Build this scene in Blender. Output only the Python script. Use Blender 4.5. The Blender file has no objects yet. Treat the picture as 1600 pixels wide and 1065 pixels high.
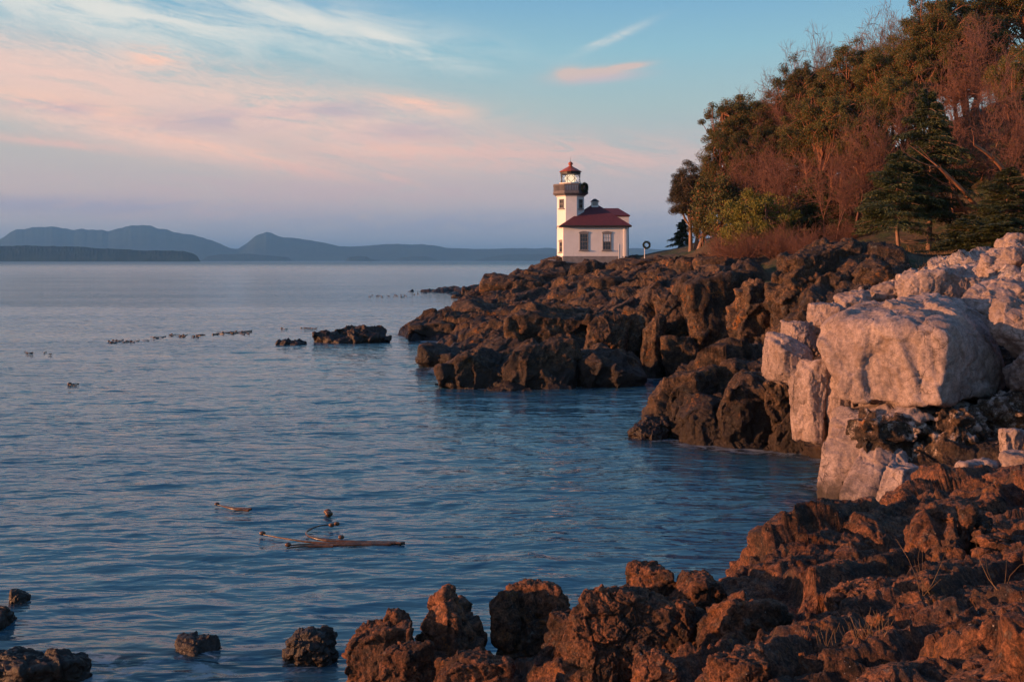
import bpy, bmesh, math, random
import numpy as np
from math import radians as R

scene = bpy.context.scene
F = 1556.0            # focal length in photo pixels (35 mm on 36 mm, 1600 px)
CH = 7.0              # camera height above the water

# ------------------------------------------------------------------ camera
cam_d = bpy.data.cameras.new("camera")
cam = bpy.data.objects.new("camera", cam_d)
scene.collection.objects.link(cam)
cam_d.sensor_width = 36.0
cam_d.lens = 35.0
cam_d.shift_y = -125.5 / 1600.0
cam_d.clip_start = 0.3
cam_d.clip_end = 200000.0
cam.location = (0, 0, CH)
cam.rotation_euler = (R(90), 0, 0)
scene.camera = cam

# ------------------------------------------------------------------ light
SUN_AZ = R(80)        # to the left of straight-behind the camera
SUN_EL = R(6.5)
sun_dir = np.array([-math.sin(SUN_AZ) * math.cos(SUN_EL), -math.cos(SUN_AZ) * math.cos(SUN_EL), math.sin(SUN_EL)])
sd = bpy.data.lights.new("sun", 'SUN')
sd.energy = 5.0
sd.angle = R(0.6)
sd.color = (1.0, 0.45, 0.205)
sun = bpy.data.objects.new("sun", sd)
scene.collection.objects.link(sun)
from mathutils import Vector, Matrix
sun.rotation_euler = Vector([float(-c) for c in sun_dir]).to_track_quat('-Z', 'Y').to_euler()

scene.view_settings.view_transform = 'Standard'
scene.view_settings.look = 'None'
scene.view_settings.exposure = 0.95
scene.view_settings.gamma = 1.0
scene.view_settings.use_curve_mapping = False
scene.cycles.use_denoising = True
scene.cycles.max_bounces = 6
scene.cycles.diffuse_bounces = 3
scene.cycles.glossy_bounces = 3
scene.cycles.transmission_bounces = 4
scene.cycles.transparent_max_bounces = 8
scene.cycles.volume_bounces = 0
scene.cycles.caustics_reflective = False
scene.cycles.caustics_refractive = False


class NT:
    """small helper to write node trees"""
    def __init__(s, tree):
        s.t = tree; s.n = tree.nodes; s.l = tree.links
    def node(s, typ, **kw):
        n = s.n.new(typ)
        for k, v in kw.items():
            setattr(n, k, v)
        return n
    def put(s, sock, v):
        if isinstance(v, bpy.types.NodeSocket):
            s.l.new(v, sock)
        else:
            if sock.type == 'RGBA' and hasattr(v, '__len__') and len(v) == 3:
                v = (*v, 1)
            if sock.type == 'RGBA' and not hasattr(v, '__len__'):
                v = (v, v, v, 1)
            sock.default_value = v
    def m(s, op, a, b=0.0, c=0.0, clamp=False):
        n = s.node('ShaderNodeMath', operation=op, use_clamp=clamp)
        s.put(n.inputs[0], a); s.put(n.inputs[1], b); s.put(n.inputs[2], c)
        return n.outputs[0]
    def vm(s, op, a, b=(0, 0, 0)):
        n = s.node('ShaderNodeVectorMath', operation=op)
        s.put(n.inputs[0], a); s.put(n.inputs[1], b)
        return n.outputs[0]
    def mix(s, f, a, b, mode='MIX'):
        n = s.node('ShaderNodeMix', data_type='RGBA', blend_type=mode)
        s.put(n.inputs[0], f); s.put(n.inputs[6], a); s.put(n.inputs[7], b)
        return n.outputs[2]
    def noise(s, vec, scale, detail=4, rough=0.55, dist=0.0):
        n = s.node('ShaderNodeTexNoise')
        s.put(n.inputs['Vector'], vec); s.put(n.inputs['Scale'], scale)
        s.put(n.inputs['Detail'], detail); s.put(n.inputs['Roughness'], rough); s.put(n.inputs['Distortion'], dist)
        return n.outputs[0]
    def voro(s, vec, scale, feature='F1', rnd=1.0):
        n = s.node('ShaderNodeTexVoronoi', feature=feature)
        s.put(n.inputs['Vector'], vec); s.put(n.inputs['Scale'], scale); s.put(n.inputs['Randomness'], rnd)
        return n
    def ramp(s, f, stops, interp='LINEAR'):
        n = s.node('ShaderNodeValToRGB')
        n.color_ramp.interpolation = interp
        e = n.color_ramp.elements
        while len(e) < len(stops):
            e.new(0.5)
        for i, (p, c) in enumerate(stops):
            e[i].position = p
            e[i].color = (*c, 1) if hasattr(c, '__len__') else (c, c, c, 1)
        s.put(n.inputs[0], f)
        return n.outputs[0]
    def step(s, f, lo, hi):
        n = s.node('ShaderNodeMapRange', interpolation_type='SMOOTHSTEP')
        s.put(n.inputs[0], f); s.put(n.inputs[1], lo); s.put(n.inputs[2], hi)
        return n.outputs[0]
    def scalevec(s, v, sc, rot=(0, 0, 0)):
        n = s.node('ShaderNodeMapping')
        s.put(n.inputs['Vector'], v)
        n.inputs['Scale'].default_value = sc
        n.inputs['Rotation'].default_value = rot
        return n.outputs[0]


def lin(c):
    """sRGB 0-255 -> linear"""
    o = []
    for v in c:
        v = v / 255.0
        o.append(v / 12.92 if v <= 0.04045 else ((v + 0.055) / 1.055) ** 2.4)
    return tuple(o)


# ------------------------------------------------------------------ sky
world = bpy.data.worlds.new("World")
scene.world = world
world.use_nodes = True
T = NT(world.node_tree)
T.n.clear()
tc = T.node('ShaderNodeTexCoord')
sep = T.node('ShaderNodeSeparateXYZ')
T.l.new(tc.outputs['Generated'], sep.inputs[0])
dx, dy, dz = sep.outputs
az = T.m('ARCTAN2', dx, dy)
el = T.m('ARCSINE', dz)
ela = T.m('MAXIMUM', el, 0.0)
# gradient of dusk colours with height above the horizon (0 .. 90 degrees over 0 .. 1)
def E(py):
    return math.atan((407 - py) / F) / (math.pi / 2)
g = T.ramp(T.m('DIVIDE', ela, math.pi / 2), [
    (0.0, lin((138, 146, 164))), (E(365), lin((160, 154, 158))), (E(310), lin((178, 160, 157))),
    (E(240), lin((166, 162, 158))), (E(165), lin((150, 166, 164))), (E(80), lin((128, 164, 174))),
    (E(0), lin((108, 150, 174))), (0.30, lin((88, 134, 168))), (0.55, lin((60, 98, 146))), (1.0, lin((42, 74, 122)))])
# the light is pinker towards the left, cooler towards the right
side = T.step(az, -0.55, 0.45)
g = T.mix(T.m('MULTIPLY', side, 0.55), g, T.mix(1.0, g, (0.84, 0.97, 1.06), 'MULTIPLY'))
# warmer, brighter sky around the low sun behind the left shoulder
sund = T.node('ShaderNodeVectorMath', operation='DOT_PRODUCT')
T.l.new(tc.outputs['Generated'], sund.inputs[0])
sund.inputs[1].default_value = tuple(float(c) for c in sun_dir)
glow = T.m('POWER', T.m('MAXIMUM', sund.outputs['Value'], 0.0), 3.0)
g = T.mix(T.m('MULTIPLY', glow, 0.40), g, (0.80, 0.42, 0.26))

def ell(px, py, rx, ry, rot=0.0, soft=1.0):
    """soft elliptical patch of sky, centre and size given in the photograph's pixels, turned into directions"""
    ca, ce = math.atan((px - 800) / F), math.atan((407 - py) / F)
    c, s_ = math.cos(R(rot)), math.sin(R(rot))
    a = T.m('SUBTRACT', az, ca); b = T.m('SUBTRACT', el, ce)
    u = T.m('DIVIDE', T.m('ADD', T.m('MULTIPLY', a, c), T.m('MULTIPLY', b, s_)), rx / F)
    v = T.m('DIVIDE', T.m('SUBTRACT', T.m('MULTIPLY', b, c), T.m('MULTIPLY', a, s_)), ry / F)
    d = T.m('ADD', T.m('MULTIPLY', u, u), T.m('MULTIPLY', v, v))
    return T.m('EXPONENT', T.m('MULTIPLY', d, -soft))

comb = T.node('ShaderNodeCombineXYZ')
T.put(comb.inputs[0], az); T.put(comb.inputs[1], el)
ae = comb.outputs[0]
def streaks(rot, sx, sy, scale, seed, rough=0.6, dist=0.6):
    v = T.node('ShaderNodeMapping')
    T.put(v.inputs['Vector'], ae)
    v.inputs['Rotation'].default_value = (0, 0, R(rot))
    v.inputs['Location'].default_value = (seed, seed * 0.37, seed * 1.7)
    v2 = T.node('ShaderNodeMapping')
    T.put(v2.inputs['Vector'], v.outputs[0])
    v2.inputs['Scale'].default_value = (sx, sy, 1)
    return T.noise(v2.outputs[0], scale, 7, rough, dist)

def cloud(col_in, ells, st, lo, hi, colour, amount):
    msk = None
    for e in ells:
        x = ell(*e)
        msk = x if msk is None else T.m('MAXIMUM', msk, x)
    k = T.m('MULTIPLY', T.m('MULTIPLY', msk, T.step(st, lo, hi)), amount, clamp=True)
    return T.mix(k, col_in, colour), k

s1 = streaks(8, 3.0, 16, 3.0, 3.1)
s2 = streaks(10, 4.0, 24, 3.5, 7.7, 0.68, 1.2)
s3 = streaks(4, 2.0, 12, 4.0, 12.3, 0.66, 1.4)
s4 = streaks(-6, 3.0, 13, 5.0, 21.0, 0.62, 1.0)
s5 = streaks(14, 7.0, 30, 5.0, 33.0, 0.72, 1.6)
# high pale veil upper left, falling to the right
g, _ = cloud(g, [(170, 45, 330, 45, -5), (600, 62, 130, 17, -17), (430, 30, 260, 30, -8)], s1, 0.32, 0.60, lin((200, 198, 190)), 0.9)
# broad salmon bank
g, _ = cloud(g, [(100, 150, 420, 46, -7), (420, 185, 300, 50, -4), (560, 215, 210, 40, -6), (240, 215, 260, 34, -10)], s3, 0.22, 0.54, lin((212, 176, 162)), 0.95)
g, _ = cloud(g, [(240, 108, 40, 18, 0), (120, 190, 160, 18, -6), (300, 234, 190, 10, -9), (660, 165, 80, 12, -8), (620, 235, 90, 10, 0)], s2, 0.32, 0.58, lin((228, 178, 154)), 0.92)
g, _ = cloud(g, [(180, 120, 260, 30, -4), (450, 170, 260, 34, -8), (150, 215, 220, 22, -10), (640, 175, 110, 12, -10)], s5, 0.36, 0.66, lin((228, 186, 166)), 0.45)
g, _ = cloud(g, [(200, 60, 300, 40, 0), (520, 55, 200, 20, -14)], s5, 0.40, 0.70, lin((204, 198, 190)), 0.4)
# greyer hollows inside the bank
g, _ = cloud(g, [(330, 200, 120, 20, 4), (640, 208, 85, 18, 2), (90, 190, 60, 10, 0), (520, 178, 120, 14, 4)], s4, 0.25, 0.62, lin((168, 152, 160)), 0.75)
# pink low streaks
g, _ = cloud(g, [(780, 242, 360, 30, 0), (940, 250, 170, 24, 0), (470, 268, 100, 12, -8), (930, 240, 110, 14, 0), (90, 240, 120, 7, -4), (600, 275, 60, 6, -14)], s2, 0.30, 0.58, lin((208, 166, 154)), 0.8)
g, _ = cloud(g, [(500, 300, 420, 24, 0), (250, 330, 300, 16, 0)], s3, 0.25, 0.65, lin((182, 154, 156)), 0.6)
# grey-blue bank close to the horizon
g, _ = cloud(g, [(700, 350, 420, 22, 0), (100, 330, 260, 14, 0), (980, 355, 160, 18, 0)], s4, 0.25, 0.6, lin((132, 136, 160)), 0.6)
# two small clouds to the right
g, _ = cloud(g, [(962, 60, 52, 6, 22), (940, 66, 30, 4, 20)], s2, 0.15, 0.60, lin((194, 190, 184)), 0.6)
g, _ = cloud(g, [(925, 116, 52, 8, 4), (892, 117, 24, 10, 0), (975, 107, 34, 5, 6)], s2, 0.05, 0.45, lin((184, 164, 156)), 1.7)
g, _ = cloud(g, [(940, 124, 60, 7, 4)], s2, 0.02, 0.50, lin((176, 160, 166)), 0.7)
# clouds elsewhere overhead, only seen in reflections
sky = T.node('ShaderNodeTexSky', sky_type='NISHITA')
sky.sun_disc = False
sky.sun_elevation = SUN_EL
sky.sun_rotation = math.pi + SUN_AZ
g = T.mix(0.06, g, T.mix(1.0, sky.outputs[0], (0.1, 0.1, 0.1), 'MULTIPLY'))
bg = T.node('ShaderNodeBackground')
T.put(bg.inputs[0], g)
bg.inputs[1].default_value = 0.80
wo = T.node('ShaderNodeOutputWorld')
T.l.new(bg.outputs[0], wo.inputs[0])

# ------------------------------------------------------------------ numpy noise
def _h(ix, iy, iz, seed):
    with np.errstate(over='ignore'):
        h = (ix.astype(np.uint32) * np.uint32(374761393) + iy.astype(np.uint32) * np.uint32(668265263)
             + iz.astype(np.uint32) * np.uint32(2246822519) + np.uint32((seed * 3266489917) & 0xffffffff))
        h ^= h >> np.uint32(13); h *= np.uint32(1274126177); h ^= h >> np.uint32(16)
        h *= np.uint32(2654435761); h ^= h >> np.uint32(15)
    return h

def vnoise(p, seed=0):
    """value noise in -1..1"""
    i = np.floor(p).astype(np.int64); f = (p - i).astype(np.float32)
    w = f * f * f * (f * (f * 6 - 15) + 10)
    r = 0
    for a in (0, 1):
        wa = w[:, 0] if a else 1 - w[:, 0]
        for b in (0, 1):
            wb = w[:, 1] if b else 1 - w[:, 1]
            for c in (0, 1):
                wc = w[:, 2] if c else 1 - w[:, 2]
                r = r + wa * wb * wc * (_h(i[:, 0] + a, i[:, 1] + b, i[:, 2] + c, seed).astype(np.float32) / 4294967296.0)
    return r * 2 - 1

def fbm(p, octv=4, gain=0.5, seed=0, ridged=False):
    s = 0; a = 1.0; t = 0
    for o in range(octv):
        n = vnoise(p * (2.03 ** o) + 17.3 * o, seed + o * 7)
        if ridged:
            n = 1 - 2 * np.abs(n)
        s = s + a * n; t += a; a *= gain
    return s / t

def worley(p, seed=0, tilt=1.0):
    """blocky cells: returns (random height + tilted plane of the nearest cell, F2-F1)"""
    i = np.floor(p).astype(np.int64)
    n = len(p)
    f1 = np.full(n, 9.0, np.float32); f2 = np.full(n, 9.0, np.float32); val = np.zeros(n, np.float32); val2 = np.zeros(n, np.float32)
    for a in (-1, 0, 1):
        for b in (-1, 0, 1):
            for c in (-1, 0, 1):
                cx, cy, cz = i[:, 0] + a, i[:, 1] + b, i[:, 2] + c
                h = _h(cx, cy, cz, seed)
                jx = (h & np.uint32(1023)).astype(np.float32) / 1023.0
                jy = ((h >> np.uint32(10)) & np.uint32(1023)).astype(np.float32) / 1023.0
                jz = ((h >> np.uint32(20)) & np.uint32(1023)).astype(np.float32) / 1023.0
                ddx = (p[:, 0] - cx - jx).astype(np.float32); ddy = (p[:, 1] - cy - jy).astype(np.float32); ddz = (p[:, 2] - cz - jz).astype(np.float32)
                d = ddx * ddx + ddy * ddy + ddz * ddz
                h2 = _h(cx, cy, cz, seed + 91)
                gx = (h2 & np.uint32(1023)).astype(np.float32) / 511.5 - 1
                gy = ((h2 >> np.uint32(10)) & np.uint32(1023)).astype(np.float32) / 511.5 - 1
                gz = ((h2 >> np.uint32(20)) & np.uint32(1023)).astype(np.float32) / 511.5 - 1
                v = (jx + jy + jz) * 0.66 - 1 + tilt * (ddx * gx + ddy * gy + ddz * gz)
                near = d < f1
                mid = (~near) & (d < f2)
                val2 = np.where(near, val, np.where(mid, v, val2))
                f2 = np.where(near, f1, np.minimum(f2, d))
                val = np.where(near, v, val)
                f1 = np.where(near, d, f1)
    e = np.sqrt(f2) - np.sqrt(f1)
    t = np.clip(e / 0.075, 0, 1)
    return val * (0.5 + 0.5 * t) + val2 * (0.5 - 0.5 * t), e

def sstep(x, a, b):
    t = np.clip((x - a) / (b - a), 0, 1)
    return t * t * (3 - 2 * t)

def W(px, d, z):
    return np.array([(px - 800) / F * d, d, z])

def P(px, py, d):
    return np.array([(px - 800) / F * d, d, CH - (py - 407) / F * d])

# ------------------------------------------------------------------ mesh helpers
coll = scene.collection

def mesh_np(name, verts, faces, mat=None, parent=None, smooth=True, loop_sizes=None):
    """verts (n,3), faces (m,k) array of one size"""
    me = bpy.data.meshes.new(name)
    v = np.asarray(verts, np.float32); f = np.asarray(faces, np.int32)
    me.vertices.add(len(v)); me.vertices.foreach_set('co', v.ravel())
    k = f.shape[1]
    me.loops.add(f.size); me.loops.foreach_set('vertex_index', f.ravel())
    me.polygons.add(len(f)); me.polygons.foreach_set('loop_start', np.arange(0, f.size, k, dtype=np.int32))
    try:
        me.polygons.foreach_set('loop_total', np.full(len(f), k, np.int32))
    except Exception:
        pass
    me.update(calc_edges=True)
    me.polygons.foreach_set('use_smooth', np.full(len(f), bool(smooth)))
    if mat:
        me.materials.append(mat)
    o = bpy.data.objects.new(name, me)
    coll.objects.link(o)
    if parent:
        o.parent = parent
    return o

def tag(o, label=None, cat=None, group=None, kind=None):
    if label: o['label'] = label
    if cat: o['category'] = cat
    if group: o['group'] = group
    if kind: o['kind'] = kind
    return o

def empty(name, loc=(0, 0, 0), rz=0.0, parent=None):
    o = bpy.data.objects.new(name, None)
    coll.objects.link(o)
    o.location = [float(c) for c in loc]
    o.rotation_euler = (0, 0, rz)
    o.empty_display_size = 0.3
    if parent: o.parent = parent
    return o

def setattr_f(o, name, arr):
    a = o.data.attributes.new(name, 'FLOAT', 'POINT')
    a.data.foreach_set('value', np.asarray(arr, np.float32).ravel())

class MB:
    """collects simple solids, builds one mesh"""
    def __init__(s):
        s.bm = bmesh.new()
    def box(s, x0, x1, y0, y1, z0, z1):
        vs = [s.bm.verts.new((x, y, z)) for z in (z0, z1) for y in (y0, y1) for x in (x0, x1)]
        for q in ((0, 2, 3, 1), (4, 5, 7, 6), (0, 1, 5, 4), (2, 6, 7, 3), (0, 4, 6, 2), (1, 3, 7, 5)):
            s.bm.faces.new([vs[i] for i in q])
        return s
    def loft(s, rings, cap=True):
        prev = None
        rv = []
        for r in rings:
            rv.append([s.bm.verts.new(p) for p in r])
        n = len(rv[0])
        for a, b in zip(rv[:-1], rv[1:]):
            for i in range(n):
                j = (i + 1) % n
                s.bm.faces.new((a[i], a[j], b[j], b[i]))
        if cap:
            s.bm.faces.new(list(reversed(rv[0])))
            s.bm.faces.new(rv[-1])
        return s
    def poly(s, pts):
        s.bm.faces.new([s.bm.verts.new(p) for p in pts])
        return s
    def tube(s, p0, p1, r0, r1=None, n=6):
        r1 = r0 if r1 is None else r1
        p0 = Vector(p0); p1 = Vector(p1)
        q = (p1 - p0).to_track_quat('Z', 'Y')
        rings = []
        for p, r in ((p0, r0), (p1, r1)):
            rings.append([p + q @ Vector((r * math.cos(2 * math.pi * i / n), r * math.sin(2 * math.pi * i / n), 0)) for i in range(n)])
        return s.loft(rings)
    def ngonring(s, c, rad, z, n=8, rot=22.5):
        return [(c[0] + rad * math.cos(R(rot + 360.0 / n * i)), c[1] + rad * math.sin(R(rot + 360.0 / n * i)), z) for i in range(n)]
    def torus(s, c, rad, r, ax='Y', n=24, m=8):
        rings = []
        for i in range(n):
            a = 2 * math.pi * i / n
            ring = []
            for j in range(m):
                b = 2 * math.pi * j / m
                x = (rad + r * math.cos(b)) * math.cos(a); z = (rad + r * math.cos(b)) * math.sin(a); y = r * math.sin(b)
                ring.append(s.bm.verts.new((c[0] + x, c[1] + y, c[2] + z)))
            rings.append(ring)
        for i in range(n):
            A, B = rings[i], rings[(i + 1) % n]
            for j in range(m):
                s.bm.faces.new((A[j], A[(j + 1) % m], B[(j + 1) % m], B[j]))
        return s
    def build(s, name, mat, parent=None, bevel=0, smooth=False):
        bmesh.ops.recalc_face_normals(s.bm, faces=s.bm.faces)
        me = bpy.data.meshes.new(name)
        s.bm.to_mesh(me); s.bm.free()
        me.materials.append(mat)
        if smooth:
            for p in me.polygons: p.use_smooth = True
        o = bpy.data.objects.new(name, me)
        coll.objects.link(o)
        if parent: o.parent = parent
        if bevel:
            b = o.modifiers.new('bevel', 'BEVEL'); b.width = bevel; b.segments = 2
        return o

# ------------------------------------------------------------------ materials
def newmat(name):
    m = bpy.data.materials.new(name)
    m.use_nodes = True
    t = NT(m.node_tree)
    bsdf = t.n['Principled BSDF']
    return m, t, bsdf

def rock_mat(name, cA, cB, cC, scale=1.0, lichen=0.35, specks=0.5, bump=0.5, white=False, wet=True, crack=0.3, fine=1.0):
    m, t, b = newmat(name)
    geo = t.node('ShaderNodeNewGeometry')
    pos = geo.outputs['Position']
    n1 = t.noise(pos, 0.9 * scale, 6, 0.62, 0.4)
    n2 = t.noise(t.vm('ADD', pos, (13, 5, 2)), 5.0 * scale, 6, 0.65)
    n3 = t.noise(t.vm('ADD', pos, (3, 25, 7)), 26.0 * scale, 5, 0.7)
    col = t.mix(t.step(n1, 0.36, 0.62), cA, cB)
    col = t.mix(t.m('MULTIPLY', t.step(n2, 0.45, 0.68), 0.8), col, cC)
    # mineral grain
    col = t.mix(1.0, col, t.ramp(n3, [(0.30, 0.32), (0.5, 0.95), (0.70, 1.8)] if not white else [(0.30, 0.70), (0.5, 1.0), (0.70, 1.25)]), 'MULTIPLY')
    n4 = t.noise(t.vm('ADD', pos, (43, 15, 27)), 0.45 * scale, 7, 0.7, 0.8)
    col = t.mix(1.0, col, t.ramp(n4, [(0.34, 0.42 if not white else 0.60), (0.5, 0.95), (0.66, 1.35 if not white else 1.15)]), 'MULTIPLY')
    dn = t.node('ShaderNodeTexNoise'); t.put(dn.inputs['Vector'], pos); dn.inputs['Scale'].default_value = 1.6 * scale; dn.inputs['Detail'].default_value = 5
    sc_ = t.node('ShaderNodeVectorMath', operation='SCALE'); t.l.new(dn.outputs[1], sc_.inputs[0]); sc_.inputs['Scale'].default_value = 1.1 / scale
    wpos = t.vm('ADD', pos, sc_.outputs[0])
    ve = t.voro(t.scalevec(wpos, (1, 1, 0.7), (0.3, 0.5, 0.2)), 0.75 * scale, 'DISTANCE_TO_EDGE')
    ve2 = t.voro(t.scalevec(wpos, (1, 1, 0.6), (0.1, 0.9, 0.6)), 2.6 * scale, 'DISTANCE_TO_EDGE')
    ck = t.m('SUBTRACT', 1.0, t.step(ve.outputs['Distance'], 0.0, 0.016))
    ck2 = t.m('MULTIPLY', t.m('SUBTRACT', 1.0, t.step(ve2.outputs['Distance'], 0.0, 0.03)), t.step(n4, 0.42 if not white else 0.56, 0.6 if not white else 0.68))
    if white: ck = t.m('MULTIPLY', ck, t.step(t.noise(pos, 0.8, 2), 0.46, 0.56))
    col = t.mix(t.m('MULTIPLY', t.m('MAXIMUM', ck, t.m('MULTIPLY', ck2, 0.7)), 0.75), col, t.mix(1.0, col, (0.25, 0.22, 0.2), 'MULTIPLY'))
    if white:
        # warm stained patches, dark crusts low down
        st = t.step(t.noise(t.vm('ADD', pos, (7, 1, 3)), 1.3 * scale, 7, 0.68, 0.6), 0.52, 0.68)
        col = t.mix(t.m('MULTIPLY', st, 0.62), col, (0.17, 0.105, 0.068))
        sp = t.step(t.noise(t.vm('ADD', pos, (4, 9, 3)), 11.0 * scale, 6, 0.75), 0.60, 0.70)
        col = t.mix(t.m('MULTIPLY', sp, 0.75), col, (0.09, 0.075, 0.06))
        sk2 = t.noise(t.scalevec(t.vm('ADD', pos, (2, 2, 2)), (1, 1, 3), (0.4, 0.7, 0.1)), 2.4, 7, 0.75, 1.5)
        col = t.mix(t.m('MULTIPLY', t.step(sk2, 0.50, 0.62), 0.5), col, (0.17, 0.14, 0.125))
    else:
        wa = t.node('ShaderNodeAttribute', attribute_name='white')
        wn = t.step(t.m('ADD', wa.outputs['Fac'], t.m('MULTIPLY', t.m('SUBTRACT', t.noise(pos, 2.2, 6, 0.7), 0.5), 1.6)), 0.45, 0.60)
        wcol = t.mix(1.0, (0.38, 0.30, 0.255), t.ramp(n3, [(0.25, 0.6), (0.5, 1.0), (0.75, 1.25)]), 'MULTIPLY')
        col = t.mix(wn, col, wcol)
    n6 = t.noise(t.vm('ADD', pos, (61, 5, 2)), 7.5 * scale, 6, 0.72, 0.6)
    col = t.mix(1.0, col, t.ramp(n6, [(0.36, 0.38), (0.5, 0.92), (0.64, 1.75)] if not white else [(0.36, 0.74), (0.5, 1.0), (0.64, 1.22)]), 'MULTIPLY')
    # ochre lichen
    if lichen:
        ln = t.noise(t.vm('ADD', pos, (31, 2, 17)), 1.7 * scale, 5, 0.7, 0.3)
        l2 = t.noise(t.vm('ADD', pos, (1, 42, 17)), 9 * scale, 4, 0.7)
        lk = t.m('MULTIPLY', t.step(ln, 0.56, 0.66), t.step(l2, 0.46, 0.56))
        col = t.mix(t.m('MULTIPLY', lk, lichen), col, (0.36, 0.13, 0.022))
        lg = t.m('MULTIPLY', t.step(t.noise(t.vm('ADD', pos, (11, 2, 47)), 2.6 * scale, 5, 0.7), 0.57, 0.68), t.step(l2, 0.44, 0.60))
        col = t.mix(t.m('MULTIPLY', lg, 0.55), col, (0.17, 0.17, 0.145))
    if specks:
        v = t.voro(pos, 17.0 * scale)
        sk = t.m('MULTIPLY', t.m('LESS_THAN', v.outputs['Distance'], 0.17), t.step(n2, 0.56, 0.70))
        col = t.mix(t.m('MULTIPLY', sk, specks), col, (0.5, 0.47, 0.43))
    rough = 0.85
    if wet:
        sx = t.node('ShaderNodeSeparateXYZ'); t.l.new(pos, sx.inputs[0])
        zz = t.m('ADD', sx.outputs[2], t.m('MULTIPLY', t.m('SUBTRACT', n1, 0.5), 1.8))
        wk = t.m('SUBTRACT', 1.0, t.step(zz, 0.15 if white else 0.40, 0.95 if white else 1.75))
        col = t.mix(t.m('MULTIPLY', wk, 0.92 if white else 0.90), col, (0.030, 0.022, 0.016) if white else (0.022, 0.014, 0.010))
        rough = t.m('SUBTRACT', 0.88, t.m('MULTIPLY', wk, 0.40))
    t.put(b.inputs['Base Color'], col)
    t.put(b.inputs['Roughness'], rough)
    b.inputs['Specular IOR Level'].default_value = 0.35
    # relief
    hgt = t.m('ADD', t.m('ADD', t.m('MULTIPLY', n2, 0.10 / scale), t.m('MULTIPLY', n6, 0.075 / scale)), t.m('MULTIPLY', n3, 0.030 * fine / scale))
    hgt = t.m('ADD', hgt, t.m('MULTIPLY', t.noise(pos, 90.0 * scale, 3, 0.7), 0.008 * fine / scale))
    if crack:
        hgt = t.m('SUBTRACT', hgt, t.m('MULTIPLY', t.m('ADD', ck, t.m('MULTIPLY', ck2, 0.5)), 0.08 * crack / scale))
    bp = t.node('ShaderNodeBump')
    bp.inputs['Strength'].default_value = bump
    bp.inputs['Distance'].default_value = 1.0
    t.put(bp.inputs['Height'], hgt)
    t.l.new(bp.outputs[0], b.inputs['Normal'])
    return m

M_DARK = rock_mat('dark_rock', (0.045, 0.028, 0.020), (0.085, 0.048, 0.030), (0.030, 0.027, 0.025), 1.0)
M_MID = rock_mat('brown_rock', (0.045, 0.029, 0.020), (0.115, 0.066, 0.036), (0.032, 0.030, 0.027), 0.5, lichen=0.6, specks=0.0, bump=0.8)
M_FORE = rock_mat('rust_rock', (0.082, 0.042, 0.025), (0.225, 0.090, 0.043), (0.034, 0.029, 0.026), 1.5, lichen=0.5, specks=0.9, bump=0.9, fine=2.2)
M_WHITE = rock_mat('pale_rock', (0.29, 0.215, 0.19), (0.37, 0.285, 0.255), (0.19, 0.145, 0.128), 1.0, lichen=0.0, specks=0.0, bump=0.6, fine=1.6, white=True, crack=0.45)

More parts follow.
